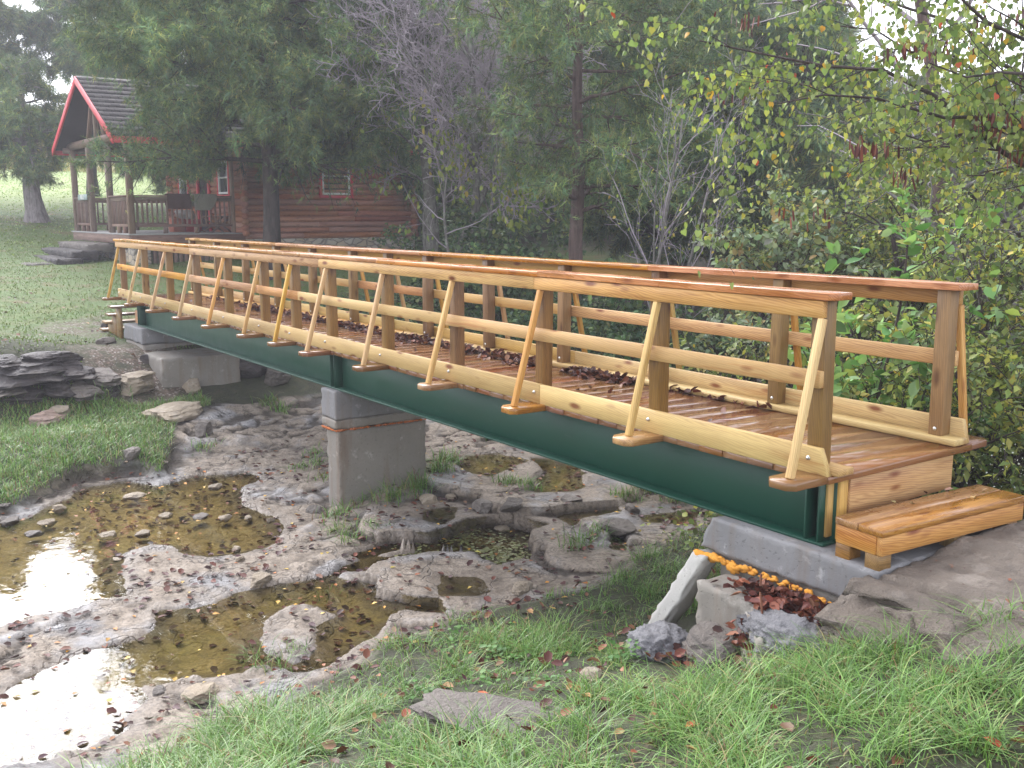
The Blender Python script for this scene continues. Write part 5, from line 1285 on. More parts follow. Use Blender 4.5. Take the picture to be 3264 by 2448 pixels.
deciduous('dogwood_tree', p, [(0, 0, dirn(.03, 0, 1), 6.2, .17), (.12, .12, dirn(.36, .1, 1), 5.6, .09), (-.1, .1, dirn(-.22, -.1, 1), 5.2, .07), (.05, .1, dirn(.9, .1, .42), 2.9, .045, 1.9), (-.05, .0, dirn(-.7, -.1, .5), 1.9, .035, 2.2), (.1, .05, dirn(.6, -.5, .35), 2.4, .035, 1.6)], SPD, 7, 'nearly bare multi stemmed dogwood at the cabin corner with last yellow leaves', M['bark_lichen'], M['twig'], dogleaf)
p = px(1515, 815, 20.5); p[2] = gz(p[0], p[1])
deciduous('dogwood_tree', p, [(0, 0, dirn(-.02, 0, 1), 5.8, .105), (.05, .1, dirn(.3, 0, 1), 4.6, .05), (.03, .05, dirn(.95, .0, .35), 2.9, .035, 1.7), (.0, .05, dirn(.8, .4, .6), 2.6, .03, 2.4), (.0, .0, dirn(-.5, -.4, .5), 1.8, .025, 1.8)], SPD, 8, 'slim lichen trunked dogwood right of the multi stemmed one', M['bark_lichen'], M['twig'], dogleaf)
p = px(1455, 815, 19.5); p[2] = gz(p[0], p[1])
SPT = [dict(n=9, wig=.07, trop=.02, end=.3), dict(n=6, wig=.14, trop=.02, end=.3, count=10, len=.45, ang=.9, t0=.35, tap=.4, rr=.45), dict(n=4, wig=.16, trop=.0, end=.4, count=5, len=.45, ang=.8, t0=.2, tap=.3, rr=.5)]
deciduous('sapling', p, [(0, 0, dirn(-.05, 0, 1), 3.6, .04)], SPT, 9, 'thin white barked sapling between the two dogwoods', M['bark_lichen'], M['twig'], dogleaf, wl=1)
# bare leaning saplings
p = px(2060, 820, 14.5); p[2] = gz(p[0], p[1])
SPS = [dict(n=9, wig=.05, trop=.02, end=.25), dict(n=6, wig=.10, trop=.05, end=.3, count=6, len=.42, ang=.5, t0=.35, tap=.4, rr=.4), dict(n=5, wig=.12, trop=.03, end=.4, count=4, len=.5, ang=.6, t0=.15, tap=.3, rr=.5), dict(n=3, wig=.14, trop=.02, end=.5, count=3, len=.5, ang=.6, t0=.2, tap=.3, rr=.6)]
def fewleaf(s, lv):
    P, D = twig_pts(s, .9, .03); r = s.r; n = len(P)
    lv.add(T_OVAL, P, np.tile([0, 0, -1.], (n, 1))+r.normal(size=(n, 3))*.5, nrm(r.normal(size=(n, 3))), r.uniform(.04, .07, n), palette(r, n, YG, [.4,.3,.2,.1]))
deciduous('sapling', p, [(0, 0, dirn(.10, 0, 1), 4.4, .045), (.1, .05, dirn(.26, 0, 1), 4.2, .034), (-.05, .05, dirn(-.06, 0, 1), 3.8, .024), (.05, 0, dirn(.5, 0, .9), 3.0, .028)], SPS, 12, 'clump of bare leaning saplings left of the glossy shrub', M['bark_lichen'], M['twig'], fewleaf, wl=1)

# leafy trees and shrubs on the right
GL = [(.11,.15,.06),(.17,.22,.085),(.22,.25,.10),(.28,.27,.08),(.30,.20,.06)]
def bush(name, pos, stems, seed, label, cat='shrub', cols=GL, w=None, per=20, size=.06, tpl=T_LEAF, bark=None, spec=None, droop=.35, group=None, wid=1.0, matl='leaf', out=.9):
    sp3 = spec or [dict(n=7, wig=.10, trop=.02, end=.3), dict(n=5, wig=.15, trop=.02, end=.3, count=9, len=.52, ang=.85, t0=.2, tap=.3, rr=.5), dict(n=4, wig=.18, trop=-.01, end=.4, count=6, len=.5, ang=.8, t0=.12, tap=.3, rr=.5, fol=True), dict(n=3, wig=.2, trop=-.03, end=.5, count=3, len=.55, ang=.7, t0=.15, tap=.2, rr=.6)]
    t = empty(name, pos, label, cat, group); s = Skel(seed)
    for (dx, dy, tgt, L, rad) in stems: s.grow((dx, dy, -.2), tgt, L, rad, 0, sp3)
    s.wood('trunk' if cat == 'tree' else 'stems', bark or M['bark_dark'], t, lvls=(0, 1, 2, 3), sides=(9, 6, 4, 3), minr=.0025)
    lv = Leaves(); foliate(s, lv, tpl, per, size, cols, w, out, droop, .02, 1.3, .28, wid, seed); lv.build('crown', M[matl], t, True)
    return t
def at(u, v, dp): p = px(u, v, dp); p[2] = gz(p[0], p[1]); return p
GLOSSY = [(.17,.23,.13),(.27,.34,.20),(.40,.46,.32),(.33,.35,.13),(.36,.25,.10)]
bush('glossy_tree', at(2305, 830, 12.5), [(0, 0, dirn(.42, 0, 1), 2.9, .075), (.1, .1, dirn(.15, .1, 1), 2.5, .05), (.1, 0, dirn(.75, .1, .75), 2.9, .05)], 21, 'small tree with big glossy grey green leaves behind the right railing', 'tree', GLOSSY, [.25,.3,.22,.15,.08], 38, .095, T_OVAL, M['bark_dark'], droop=.2, wid=.85)
bush('ash_shrub', at(2480, 900, 9.5), [(0, 0, dirn(-.1, 0, 1), 1.7, .03), (.1, 0, dirn(.45, 0, .9), 1.8, .03), (-.1, .1, dirn(-.55, 0, .7), 1.6, .025)], 22, 'yellow tinged shrub with drooping narrow leaves under the glossy tree', 'shrub', [(.15,.19,.07),(.24,.29,.09),(.33,.33,.08),(.42,.33,.07)], [.35,.35,.2,.1], 15, .075, T_OVAL, wid=.62, droop=.7)
PAW = [(.12,.25,.075),(.19,.34,.11),(.28,.43,.16),(.40,.42,.12)]
SPP = [dict(n=7, wig=.06, trop=.04, end=.35, fol=True), dict(n=4, wig=.10, trop=.03, end=.4, count=9, len=.38, ang=.9, t0=.18, tap=.4, rr=.5), dict(n=3, wig=.12, trop=.02, end=.5, count=3, len=.5, ang=.7, t0=.2, tap=.3, rr=.6)]
bush('young_sapling', at(2740, 930, 7.2), [(0, 0, dirn(.05, 0, 1), 2.5, .02), (.1, .05, dirn(.28, 0, 1), 1.9, .014), (-.1, 0, dirn(-.25, 0, 1), 1.8, .014)], 23, 'bright fresh green sapling with big oval leaves behind the right railing', 'shrub', PAW, [.35,.35,.22,.08], 34, .11, T_OVAL, M['bark_dark'], SPP, .15, None, .8)
SM = [(.115,.165,.058),(.185,.24,.072),(.275,.31,.085),(.37,.37,.085),(.46,.36,.07)]
RW = [.28,.32,.22,.12,.06]
BUSH = [ # u, v, depth, height, spread, leaf size, label, lean
 (2790, 900, 13.5, 2.9, .8, .055, 'tall small leaved shrub behind the fresh green sapling', 0),
 (3010, 900, 12.0, 3.5, 1.1, .055, 'tall yellow green tree thicket left of the mossy bent tree', 0),
 (3250, 900, 10.5, 3.3, 1.1, .06, 'dense yellow green thicket at the right picture edge', 0),
 (2890, 1010, 8.8, 1.6, 1.3, .055, 'low leafy shrub right of the fresh sapling', 0),
 (3080, 1180, 7.2, 1.5, 1.3, .055, 'leafy shrub just beyond the last far post', 0),
 (3250, 1080, 7.6, 1.9, 1.2, .055, 'shrub with yellowing leaves right of the last far post', 0),
 (2700, 1120, 7.8, 1.25, 1.3, .06, 'leafy shrub seen through the right end of the far railing', 0)]
for k, (u, v, dp, h, spd, ls, lb, ln) in enumerate(BUSH):
    st = [(0, 0, dirn(.02, 0, 1), h, .022*h), (.15, .1, dirn(.45*spd, .1, 1), h*.9, .016*h), (-.15, .1, dirn(-.45*spd, -.1, 1), h*.9, .016*h), (.0, -.15, dirn(.1, -.5*spd, 1), h*.75, .013*h), (.0, .15, dirn(-.1, .5*spd, 1), h*.8, .013*h)]
    bush('leafy_shrub', at(u, v, dp), st, 60+k, lb, 'shrub', SM, RW, 34, ls*1.25, T_LEAF if k not in (3, 6) else T_OVAL, M['bark_dark'], droop=.35)
# trunk among the thicket and the mossy bent tree
p = at(3035, 880, 11.0)
deciduous('straight_tree', p, [(0, 0, dirn(.0, 0, 1), 7.5, .115)], SPT, 31, 'straight reddish trunk standing in the right thicket', M['bark_red'], M['twig'], None, wl=1)
SPB = [dict(n=12, wig=.20, trop=-.01, end=.35), dict(n=8, wig=.16, trop=.02, end=.3, count=9, len=.55, ang=.9, t0=.2, tap=.3, rr=.55), dict(n=5, wig=.18, trop=.0, end=.3, count=5, len=.5, ang=.8, t0=.15, tap=.3, rr=.5, fol=True), dict(n=3, wig=.2, trop=0, end=.5, count=3, len=.5, ang=.7, t0=.2, tap=.2, rr=.6)]
bush('mossy_tree', at(3330, 900, 8.8), [(0, 0, dirn(-.62, 0, .8), 2.6, .085), (.1, 0, dirn(-.2, 0, 1), 3.2, .08)], 32, 'crooked moss covered tree with bent limbs at the right edge', 'tree', SM, RW, 9, .06, T_LEAF, M['bark_lichen'], SPB)
# undergrowth under the trees beyond the bridge
UG = [(.06,.11,.055),(.10,.165,.075),(.15,.215,.09),(.21,.26,.10)]
UND = [(1560, 830, 20, 1.7, 1.3, 'dark bushy undergrowth between the dogwoods and the branchy cedar'), (1680, 845, 17.5, 1.5, 1.2, 'dark broad leaved bush left of the branchy cedar'), (1930, 850, 15.5, 1.6, 1.3, 'dark broad leaved bush right of the branchy cedar'), (2200, 860, 13, 1.5, 1.2, 'dark bush at the foot of the bare saplings'),
       (1760, 930, 13.5, .9, 1.4, 'low dark bush behind the middle of the far railing'), (2050, 960, 11.5, .9, 1.4, 'low dark bush behind the railing below the bare saplings'), (2330, 1010, 10, 1.1, 1.3, 'dark tangle of brush behind the far railing'), (2560, 1060, 9.2, .9, 1.3, 'low brush left of the fresh sapling foot'), (1400, 850, 24, 1.6, 1.4, 'dark bush behind the dogwood trunk'), (1620, 1010, 12.5, .6, 1.5, 'lowest green bush seen between the far posts')]
for k, (u, v, dp, h, spd, lb) in enumerate(UND):
    st = [(0, 0, dirn(.0, 0, 1), h, .02), (.2, .2, dirn(.7*spd, .1, .8), h*.95, .016), (-.2, .1, dirn(-.7*spd, -.1, .8), h*.95, .016), (.1, -.2, dirn(.1, -.7*spd, .8), h*.8, .013), (.0, .3, dirn(-.2, .7*spd, .8), h*.8, .013), (.3, 0, dirn(.4, -.4, .7), h*.8, .012)]
    bush('undergrowth_bush', at(u, v, dp), st, 80+k, lb, 'shrub', UG, [.3,.35,.25,.1], 26, .10 if k < 4 else .08, T_OVAL, M['bark_dark'], droop=.3)

# redbud overhanging from the right: trunk stands outside the frame, limbs reach in
RB = [(.115,.165,.055),(.18,.235,.07),(.25,.30,.085),(.36,.36,.08),(.46,.27,.045),(.38,.08,.04)]
rbp = px(3700, 760, 6.2); rbp[2] = gz(rbp[0], rbp[1])
redbud = tree('redbud_tree', rbp, 'overhanging redbud with heart shaped leaves and dark pod clusters at upper right')
s = Skel(55)
SPR = [dict(n=8, wig=.08, trop=.0, end=.5), dict(n=7, wig=.12, trop=-.01, end=.25), dict(n=6, wig=.16, trop=-.035, end=.3, count=9, len=.36, ang=.75, t0=.10, tap=.2, rr=.45, fol=True), dict(n=4, wig=.2, trop=-.08, end=.4, count=4, len=.5, ang=.75, t0=.15, tap=.2, rr=.55)]
top = np.array([0, 0, 2.6]); s.lines.append((np.array([[0, 0, -.2], [.03, .0, .8], [-.02, .05, 1.7], [0, 0, 2.6], [.08, .05, 3.4], [.05, .2, 4.3], [.2, .3, 5.2]]), np.array([.15, .12, .11, .10, .075, .05, .02]), 0))
def limb(tu, tv, td, rad, via=.3, n=9, z0=None):
    a = np.array([0, 0, z0 if z0 else s.r.uniform(1.5, 2.6)]); b = px(tu, tv, td)-rbp; t = np.linspace(0, 1, n)[:, None]
    P = a*(1-t)+b*t; P[:, 2] += np.sin(t[:, 0]*math.pi)*via; P[1:-1] += s.r.normal(size=(n-2, 3))*.05
    R = rad*(1-.8*t[:, 0]); s.lines.append((P, R, 1)); s.kids(P, R, np.linalg.norm(b-a), 1, SPR)
for tu, tv, td, rad, via in [(a_, b_, c_, d_*.62, e_) for a_, b_, c_, d_, e_ in ((2230, 130, 6.0, .035, .25), (2480, 330, 5.6, .03, .3), (2420, -60, 6.6, .03, .3), (2750, -120, 5.2, .03, .2), (2850, 420, 6.0, .03, .3), (2960, 200, 5.0, .03, .3), (3080, 560, 6.4, .03, .2), (2650, 80, 6.4, .03, .3), (3150, 20, 5.6, .03, .2), (2990, 310, 6.6, .05, .1))]:
    limb(tu, tv, td, rad, via)
s.wood('trunk', M['bark_dark'], redbud, lvls=(0, 1), sides=(12, 8)); s.wood('twigs', M['bark_dark'], redbud, lvls=(2, 3), sides=(6, 5, 4, 4), minr=.0018)
lv = Leaves(); P, D = twig_pts(s, 52, .05); r = s.r; n = len(P)
keep = r.uniform(size=n) < .8; P, D = P[keep], D[keep]; n = len(P)
lv.add(T_HEART, P+np.array([0, 0, -.02]), np.array([0, 0, -1.])+r.normal(size=(n, 3))*.32, nrm(r.normal(size=(n, 3))*np.array([1, 1, .5])), r.uniform(.024, .046, n), palette(r, n, RB, [.30,.36,.23,.09,.015,.005]))
lv.build('crown', M['leaf'], redbud, True)
sel = r.choice(len(P), 26, replace=False)
for k in sel:
    m_ = r.randint(10, 28); PP = P[k]+np.array([0, 0, -.03])+r.normal(size=(m_, 3))*np.array([.075, .075, .03]); lv = Leaves()
    lv.add(T_POD, PP, np.array([0, 0, -1.])+r.normal(size=(m_, 3))*.12, nrm(r.normal(size=(m_, 3))*np.array([1, 1, .1])), r.uniform(.06, .095, m_), palette(r, m_, [(.075,.022,.022),(.12,.034,.028),(.17,.055,.035)]), 1.0)
    lv.build('pod_cluster', M['litter'], redbud, True)

# wood on the hill behind: one far mass of crowns
lv = Leaves(); r = np.random.RandomState(99); hill = []
for k in range(170):
    az = r.uniform(-1.62, -.28); dp = r.uniform(38, 85); x, y = CAM[0]+math.sin(az)*dp, CAM[1]+math.cos(az)*dp
    if x < -26 and y < 8+(-26-x)*.32: continue
    if az > -.62 and r.uniform() < .3: continue
    zt = 1.33+dp*(.115 if az > -.66 else .23 if az > -1.0 else .185 if az > -1.13 else .21)*r.uniform(.85, 1.05); hill.append((x, y, np.clip(zt-float(gz(x, y)), 3, 16)))
for x, y, h in hill:
    z0 = float(gz(x, y)); n = 2000; th = r.uniform(0, 6.28, n); zz = r.uniform(0, 1, n)**.8
    rr = h*.30*np.sqrt(r.uniform(.25, 1, n))*np.sin(np.clip(zz*1.05+.12, 0, 1)*math.pi)**.6
    P = np.c_[x+np.cos(th)*rr, y+np.sin(th)*rr, z0+zz*h]; P += fbm(P*.8, 3, 5)[:, None]*.8
    c = palette(r, n, CEDAR if r.uniform() < .7 else [(.10,.11,.05),(.15,.15,.05),(.12,.095,.07)]); c = c*(1+fbm(P*.6, 3, 9)[:, None]*.9)
    lv.add(T_FEA, P, np.c_[np.cos(th), np.sin(th), r.uniform(-.5, .7, n)], nrm(r.normal(size=(n, 3))+np.array([0, 0, .8])), r.uniform(.55, .9, n), np.clip(c, .006, .5))
hw = lv.build('hillside_wood', M['cedar']); tag(hw, 'hazy wooded hillside of cedars filling the background', 'woodland', None, 'stuff')
# ================================================================== grass
def blades(P, hgt, wid, az, bend, col, r):
    """curved blades: 4 levels; returns V (n*7), F tris"""
    n = len(P); u = np.stack([np.cos(az), np.sin(az), np.zeros(n)], 1); sd_ = np.stack([-u[:, 1], u[:, 0], np.zeros(n)], 1)
    V = np.zeros((n, 7, 3)); tl = (0, .38, .72, 1.0); ww = (1, .85, .55, 0)
    for k, (t, w) in enumerate(zip(tl, ww)):
        c = P+u*(bend*hgt*t**1.8)[:, None]; c[:, 2] += hgt*(t-.45*bend*t*t)
        if k < 3: V[:, 2*k] = c-sd_*(wid*w/2)[:, None]; V[:, 2*k+1] = c+sd_*(wid*w/2)[:, None]
        else: V[:, 6] = c
    F0 = np.array([(0, 1, 3), (0, 3, 2), (2, 3, 5), (2, 5, 4), (4, 5, 6)])
    F = (F0[None]+(np.arange(n)*7)[:, None, None]).reshape(-1, 3)
    C = np.repeat(np.c_[col, np.ones(n)], 7, axis=0)
    return V.reshape(-1, 3), F, C
GR = [(.085,.175,.038),(.135,.255,.054),(.185,.32,.08),(.25,.35,.11),(.30,.27,.11),(.17,.09,.045)]
class Turf:
    def __init__(s): s.V = []; s.F = []; s.C = []; s.n = 0
    def add(s, P, h, w, r, bend=(.3, 1.1), cols=GR, cw=None, az=None):
        n = len(P)
        V, F, C = blades(P, h, w, r.uniform(0, 6.28, n) if az is None else az, r.uniform(bend[0], bend[1], n), palette(r, n, cols, cw, .15), r)
        s.V.append(V); s.F.append(F+s.n); s.C.append(C); s.n += len(V)
    def build(s, name, label, cat):
        return tag(mk(name, np.concatenate(s.V), np.concatenate(s.F), M['grass'], None, {'col': ('FLOAT_COLOR', np.concatenate(s.C))}), label, cat, None, 'stuff')
r = np.random.RandomState(17)
HEAP = [tuple(hit(u, v)[:2]) for u, v in ((1985, 2120), (2140, 1990), (2300, 1930), (2480, 2060), (2440, 2150), (2330, 2200), (2130, 2190))]
def near_ok(x, y):
    rk_, gv_, wd_, bd = masks(x, y)
    ok = (rk_ < .45)&(y < 2.4)
    ok &= ~((x > .30)&(y > -.34+.35*np.clip(x-.8, 0, 1)*-1)&(y < 2.4)&(x < 1.9))      # ledge
    ok &= ~((x > -.95)&(x < .42)&(y > -.28)&(y < 1.4))                       # abutment
    ok &= ~(sdpoly(x, y, HEAP) > 0)
    return ok
# near bank: clumps
tf = Turf(); n = 190000
x = r.uniform(-3.2, 3.0, n); y = r.uniform(-4.6, 2.4, n)
q = np.stack([x, y], 1); cl = fbm(q*1.7, 3, 201); cl2 = fbm(q*6, 2, 203)
d_ = np.hypot(x-CAM[0], y-CAM[1])
keep = near_ok(x, y)&(d_ > 1.1)&(r.uniform(size=n) < np.clip(.42+1.0*cl+.9*cl2, .05, 1)*np.clip(4.2/d_, .4, 1)**1.2)
e = pz(1660, 2318, -.9)
x, y, cl, cl2 = x[keep], y[keep], cl[keep], cl2[keep]; n = len(x)
far_ = toe_n(y)
short = sstep(.0, .5, cl+.15)
h = .86*(.06+.12*short+.07*np.maximum(cl2, 0))*r.uniform(.5, 1.5, n)*(1+.35*sstep(1.6, .2, x-far_))
tf.add(np.c_[x, y, gz(x, y)-.006], h, r.uniform(.0034, .0075, n), r, (.35, 1.6), GR, [.22,.30,.24,.12,.08,.04])
# big arching tufts
TUF = [(1700,2100),(1780,2020),(1900,1950),(2050,1900),(2120,1830),(1560,2060),(1450,2160),(1300,2230),(1150,2300),(1000,2330),(880,2400),(700,2440),(2450,2130),(2560,2120),(2650,2180),(2800,2120),(2900,2060),(3050,2030),(3180,2000),(2700,2300),(2950,2250),(3150,2200),(2400,2300),(2200,2330),(2300,2420),(1500,2350),(1250,2400),(2050,1780),(1980,1850),(2850,2400),(3100,2380),(3240,2120),(2030,2260),(1880,2350)]
for (u, v) in TUF:
    c = hit(u, v); m_ = r.randint(60, 120); P = c+np.c_[r.normal(size=(m_, 2))*.06, np.zeros(m_)]; P[:, 2] = gz(P[:, 0], P[:, 1])-.01
    tf.add(P, r.uniform(.12, .26, m_), r.uniform(.003, .006, m_), r, (.5, 1.5), GR, [.25,.35,.25,.1,.03,.02])
tf.build('near_bank_grass', 'long wet green grass on the near creek bank in the foreground', 'grass')
# far bench, lawn, tufts in the creek
tf = Turf(); n = 90000
x = r.uniform(-12.2, -7.2, n); y = r.uniform(-4.5, .4, n); q = np.stack([x, y], 1)
rk_, gv_, wd_, bd = masks(x, y); c1 = fbm(q*1.5, 3, 211)
keep = (rk_ < .4)&(gv_ < .3)&(x > -11.4)&(r.uniform(size=n) < .72+.6*c1); x, y = x[keep], y[keep]; n = len(x)
tf.add(np.c_[x, y, gz(x, y)-.006], r.uniform(.05, .15, n), r.uniform(.006, .011, n), r, (.3, 1.2), GR, [.2,.27,.22,.13,.12,.06])
n = 110000; x = -11.8-r.uniform(0, 1, n)**1.3*23; y = r.uniform(-7, 9, n); q = np.stack([x, y], 1); c1 = fbm(q*.6, 3, 213); c2 = fbm(q*2.2, 3, 215)
rk_, gv_, wd_, bd = masks(x, y)
keep = (gv_ < .4+.6*c2)&(rk_ < .3)&(wd_ < .5)&(r.uniform(size=n) < .62+.7*c2); x, y, c1 = x[keep], y[keep], c1[keep]; n = len(x)
tf.add(np.c_[x, y, gz(x, y)-.006], r.uniform(.025, .075, n), r.uniform(.010, .022, n), r, (.3, 1.2), [(.115,.175,.040),(.13,.195,.047),(.155,.215,.056),(.18,.16,.06),(.16,.13,.055)], [.33,.33,.22,.08,.04])
n = 42000; x = -27-r.uniform(0, 1, n)**.9*38; y = r.uniform(-6, 26, n)
keep = y < 10+(-26-x)*.30+4; x, y = x[keep], y[keep]; n = len(x)
tf.add(np.c_[x, y, gz(x, y)-.01], r.uniform(.03, .08, n), r.uniform(.03, .06, n), r, (.3, 1.2), [(.26,.36,.09),(.32,.41,.12),(.22,.32,.08)])
n = 36000; x = -61-r.uniform(0, 1, n)*40; y = r.uniform(-6, 34, n)
tf.add(np.c_[x, y, gz(x, y)-.02], r.uniform(.3, .75, n), r.uniform(.04, .09, n), r, (.2, .8), [(.42,.35,.17),(.36,.33,.15),(.47,.40,.22)])
tf.build('far_bank_grass', 'shorter autumn grass and mown field on the far bank', 'grass')
tf = Turf()
for (u, v, m_, hh) in [(1330,1560,120,.26),(1400,1500,150,.22),(1440,1470,120,.2),(1250,1590,90,.26),(1150,1600,60,.22),(1060,1650,40,.16),(1090,1640,60,.18),(1010,1480,50,.14),(960,1490,50,.12),(1020,1530,30,.14),(1850,1740,90,.2),(1900,1700,60,.16),(1620,1540,110,.13),(1690,1545,90,.13),(2000,1580,110,.14),(2070,1570,90,.14),(2150,1600,60,.14),(1120,1720,60,.14),(1080,1690,70,.16),(1180,1680,50,.12),(870,2130,40,.16),(800,2100,30,.12),(920,2080,30,.12),(1000,1450,50,.1),(650,1430,60,.14),(860,1290,90,.2),(900,1310,60,.2),(620,1280,40,.15),(1080,1440,40,.12),(1060,1900,30,.12),(330,1270,25,.35),(220,1240,20,.4),(310,1300,25,.3),(420,1260,25,.3),(80,1290,30,.25)]:
    c = hit(u, v); P = c+np.c_[r.normal(size=(m_, 2))*.075, np.zeros(m_)]; P[:, 2] = gz(P[:, 0], P[:, 1])-.01
    dist = np.linalg.norm(c-CAM)
    tf.add(P, hh*r.uniform(.5, 1.25, m_), r.uniform(.004, .007, m_)*max(1, dist/7), r, (.3, 1.4), GR, [.25,.30,.2,.1,.10,.05])
tf.build('creek_grass_tufts', 'loose tufts of grass growing among the creek rocks', 'grass')

# ================================================================== fallen leaves
BR = [(.060,.022,.018),(.105,.034,.022),(.16,.058,.030),(.21,.095,.050),(.28,.165,.105),(.075,.034,.038)]
def litter(name, P, size, label, r, cols=BR, w=None, tpl=T_CURL, flat=.35):
    n = len(P); a = r.uniform(0, 6.28, n); D = np.c_[np.cos(a), np.sin(a), r.normal(size=n)*flat]
    nn = nrm(np.c_[r.normal(size=(n, 2))*flat, np.ones(n)])
    lv = Leaves(); lv.add(tpl, P, D, nn, size*r.uniform(.6, 1.3, n), palette(r, n, cols, w, .22))
    return tag(lv.build(name, M['litter']), label, 'fallen leaves', None, 'stuff')
# drift along the far kerb of the deck
P = []
for a, b, m_, hgt, wd_ in ((66, 92, 26, .02, 3), (103, 138, 330, .030, 7.5), (150, 182, 420, .033, 8), (190, 260, 520, .03, 8), (262, 330, 520, .030, 7.5), (335, 440, 620, .03, 7), (450, 500, 60, .02, 4), (50, 66, 10, .01, 2)):
    t = r.uniform(0, 1, m_); lump_ = .5+.5*np.sin(t*9+a); X = a+(b-a)*t; o_ = np.abs(r.normal(size=m_))*wd_*.55*(.45+.55*lump_)
    P.append(np.c_[-X*IN, (45.5-o_)*IN, .006+r.uniform(0, 1, m_)*hgt*np.exp(-(o_/wd_)**2)*(.4+.6*lump_)])
P.append(np.c_[-r.uniform(0, 540, 70)*IN, r.uniform(8, 44, 70)*IN, np.full(70, .006)])
litter('deck_leaf_drift', np.concatenate(P), .062, 'drift of wet brown leaves along the far kerb of the deck', r, BR, [.26,.28,.2,.12,.05,.09], flat=.5)
def relz(x, y):
    i = np.clip(np.searchsorted(gx, x), 0, len(gx)-1); j = np.clip(np.searchsorted(gy, y), 0, len(gy)-1); return REL[i, j]
# creek bed, shores, near grass, abutment
n = 9500; x = r.uniform(-8.6, -2.2, n); y = r.uniform(-4.4, 3.2, n); q = np.stack([x, y], 1); c1 = fbm(q*1.3, 3, 221)
sdm = np.max(np.stack(pooldist(x, y)), 0)
keep = r.uniform(size=n) < np.clip(.32+.9*c1+.25*(np.abs(sdm) < .18)+.30*(sdm > .02), .03, 1)*.62
keep &= (r.uniform(size=n) < np.where(sdm > .02, .8, np.clip(.75-relz(x, y)*55, .04, 1)))
x, y, sdm = x[keep], y[keep], sdm[keep]
litter('creek_leaves', np.c_[x, y, gz(x, y)+.010], .062, 'dark wet leaves lying on the creek bed and its rocks', r, BR, [.4,.28,.13,.05,.02,.12], flat=.2)
n = 420; x = r.uniform(-8.2, -2.2, n); y = r.uniform(-4.2, 2.8, n); z = gz(x, y)
for lv_, (s_, (poly, level, dp)) in enumerate(zip(pooldist(x, y), POOLS)): z = np.where(s_ > .02, level+.002, z+.0)
litter('yellow_leaves', np.c_[x, y, z+.006], .048, 'scattered orange and yellow leaves on the creek and its pools', r, [(.50,.25,.03),(.38,.14,.03),(.55,.36,.09),(.26,.10,.05)], None, T_LEAF, .12)
m_ = 110; x = r.uniform(.5, 2.4, m_); y = r.uniform(-.1, 1.6, m_); litter('ledge_leaves', np.c_[x, y, np.full(m_, -.385)], .035, 'few brown leaf scraps on the flat rock ledge', r, BR, None, T_LEAF, .12)
n = 900; x = r.uniform(-2.6, 2.6, n); y = r.uniform(-4.2, .4, n); k = near_ok(x, y); x, y = x[k], y[k]
litter('bank_leaves', np.c_[x, y, gz(x, y)+r.uniform(.005, .05, len(x))], .06, 'brown and red leaves scattered through the near grass', r, BR+[(.40,.22,.09),(.45,.10,.05)], [.14,.2,.2,.16,.1,.05,.1,.05], flat=.45)
P = []
for (cx, cyy, cz, sx, sy, m_) in ((-.12, -.15, -.692, .13, .06, 240), (.12, -.14, -.715, .12, .06, 170), (.30, -.20, -.72, .12, .06, 130), (.47, -.10, -.60, .06, .05, 90), (-.50, -.42, -1.08, .06, .08, 90), (-.02, -.36, -.86, .10, .06, 110)):
    P.append(np.c_[cx+r.normal(size=m_)*sx, cyy+r.normal(size=m_)*sy, cz+r.uniform(0, .045, m_)])
litter('abutment_leaves', np.concatenate(P), .058, 'red brown wet leaves heaped on the old concrete below the abutment', r, [(.10,.028,.018),(.17,.05,.028),(.24,.085,.045),(.065,.022,.018)], None, T_CURL, .45)
n = 220; x = -11.5-r.uniform(0, 1, n)*8; y = r.uniform(-4, 3, n); P = np.c_[x, y, gz(x, y)+.02]
litter('lawn_leaves', P, .085, 'brown leaves sprinkled over the far lawn and gravel', r, BR, None, T_LEAF, .3)
P = np.array([(.20, .55, -.196), (.33, .95, -.196), (.30, 1.08, -.196), (.16, .48, -.196), (.18, 1.0, -.196), (.15, .78, -.196)])
litter('step_leaves', P, .05, 'few curled leaves on the wooden step', r, [(.40,.26,.16),(.50,.34,.16),(.12,.05,.03)], None, T_CURL, .4)
# pale scum of algae on the small pools
P = []; 
for (cu_, cv_, m_, s_) in ((930, 960, 380, 120), (640, 850, 260, 90), (480, 745, 120, 60), (420, 950, 120, 80), (960, 880, 140, 120)):
    for k in range(m_): P.append(pz(1100+(cu_+r.normal()*s_)*.5425, 1250+(cv_+r.normal()*s_*.35)*.5425, -1.661))
P = np.array(P); n = len(P); a = r.uniform(0, 6.28, n)
lv = Leaves(); lv.add(T_OVAL, P, np.c_[np.cos(a), np.sin(a), np.zeros(n)], np.tile([0, 0, 1.], (n, 1)), r.uniform(.012, .045, n), palette(r, n, [(.20,.21,.075),(.27,.27,.12),(.16,.18,.05)]), 1.3)
tag(lv.build('algae_scum', M['grass']), 'pale green scum floating on the small pools right of the pier', 'algae', None, 'stuff')
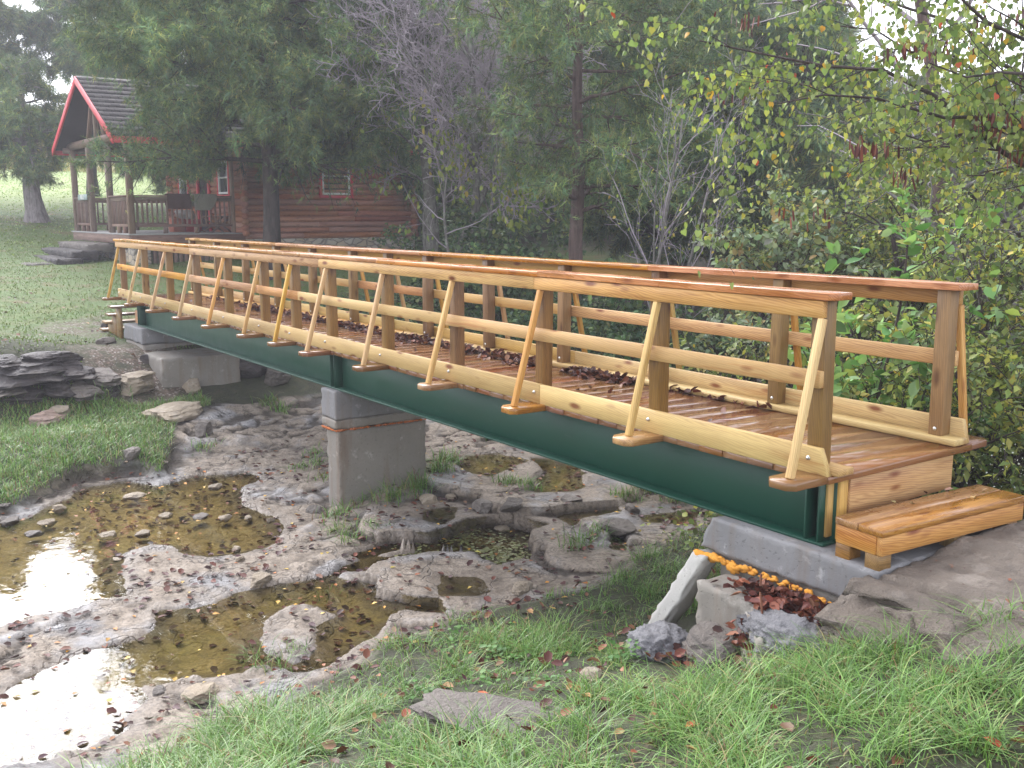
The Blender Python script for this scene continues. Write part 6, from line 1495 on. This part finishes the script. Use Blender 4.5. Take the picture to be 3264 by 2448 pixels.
# leafy ground cover: right bank, below the railing, weeds in the near grass
lv = Leaves(); n = 26000; x = r.uniform(-8.5, 4.2, n); y = r.uniform(1.5, 9, n); 
sn = x-toe_n(y); wgt = sstep(-.6, .3, sn+fbm(np.stack([x, y], 1)*1.2, 3, 231)*.8); wgt = np.where((x > .3)&(x < 2.7)&(y < 2.6), 0, wgt); wgt = np.where(y < 1.9, wgt*(x < .3), wgt)
k = r.uniform(size=n) < wgt; x, y = x[k], y[k]; n = len(x)
P = np.c_[x, y, gz(x, y)+r.uniform(.02, .30, n)**1.0*(.5+.7*np.maximum(fbm(np.stack([x, y], 1)*1.5, 3, 233)+.4, 0))]
a = r.uniform(0, 6.28, n)
lv.add(T_OVAL, P, np.c_[np.cos(a), np.sin(a), r.normal(size=n)*.4-.15], nrm(np.c_[r.normal(size=(n, 2))*.4, np.ones(n)]), r.uniform(.035, .075, n), palette(r, n, SM, [.34,.34,.2,.08,.04]), 1.0)
n = 9000; x = r.uniform(-15, -8.5, n); y = r.uniform(2.6, 9, n); P = np.c_[x, y, gz(x, y)+r.uniform(.02, .3, n)]
a = r.uniform(0, 6.28, n); lv.add(T_OVAL, P, np.c_[np.cos(a), np.sin(a), r.normal(size=n)*.4], nrm(np.c_[r.normal(size=(n, 2))*.4, np.ones(n)]), r.uniform(.06, .13, n), palette(r, n, UG), 1.0)
tag(lv.build('leafy_ground_cover', M['leaf']), 'low leafy ground cover on the wooded bank beyond the bridge', 'ground cover', None, 'stuff')
lv = Leaves()
for (u, v) in ((1600,2090),(1640,2120),(1560,2110),(1480,2040),(1700,2060),(2010,2110),(1640,2040),(1420,2080),(1980,2120),(1750,2200),(1530,2200),(1350,2230)):
    c = hit(u, v); m_ = 26; a = r.uniform(0, 6.28, m_); P = c+np.c_[r.normal(size=(m_, 2))*.05, r.uniform(.02, .09, m_)]
    lv.add(T_OVAL, P, np.c_[np.cos(a), np.sin(a), r.uniform(-.2, .5, m_)], nrm(np.c_[r.normal(size=(m_, 2))*.3, np.ones(m_)]), r.uniform(.022, .045, m_), palette(r, m_, [(.09,.19,.05),(.13,.25,.07)]), 1.1)
tag(lv.build('broadleaf_weeds', M['leaf']), 'small round leaved weeds among the near grass', 'weeds', None, 'stuff')
# white aster haze on the right bank
lv = Leaves(); n = 420; c = at(3150, 1290, 6.6); P = c+np.c_[r.normal(size=(n, 2))*np.array([.32, .5]), r.uniform(.25, .75, n)]
a = r.uniform(0, 6.28, n); lv.add(T_OVAL, P, np.c_[np.cos(a), np.sin(a), r.normal(size=n)*.5], nrm(r.normal(size=(n, 3))), r.uniform(.007, .014, n), palette(r, n, [(.75,.75,.72)], None, .05), 1.4)
fl = lv.build('white_flowers', M['leaf']); tag(fl, 'spray of tiny white flowers on the right bank beside the last far post', 'flowers', None, 'stuff')

# ================================================================== misty air
hz = bpy.data.materials.new('haze'); hz.use_nodes = True
hn = hz.node_tree.nodes; hn.clear(); ho = hn.new('ShaderNodeOutputMaterial'); hv_ = hn.new('ShaderNodeVolumePrincipled')
hv_.inputs['Color'].default_value = (.93, .93, 1.0, 1); hv_.inputs['Density'].default_value = .0022; hv_.inputs['Anisotropy'].default_value = .2
hz.node_tree.links.new(hv_.outputs[0], ho.inputs['Volume'])
HB = MB(); HB.box(-272, 93, -112, 273, float(GH.min())-1, float(max(GH.max(), 30))+2)
hb = HB.build('haze', hz); hb['kind'] = 'stuff'; hb['label'] = 'thin pale mist in the air over the whole valley'; hb['category'] = 'haze'
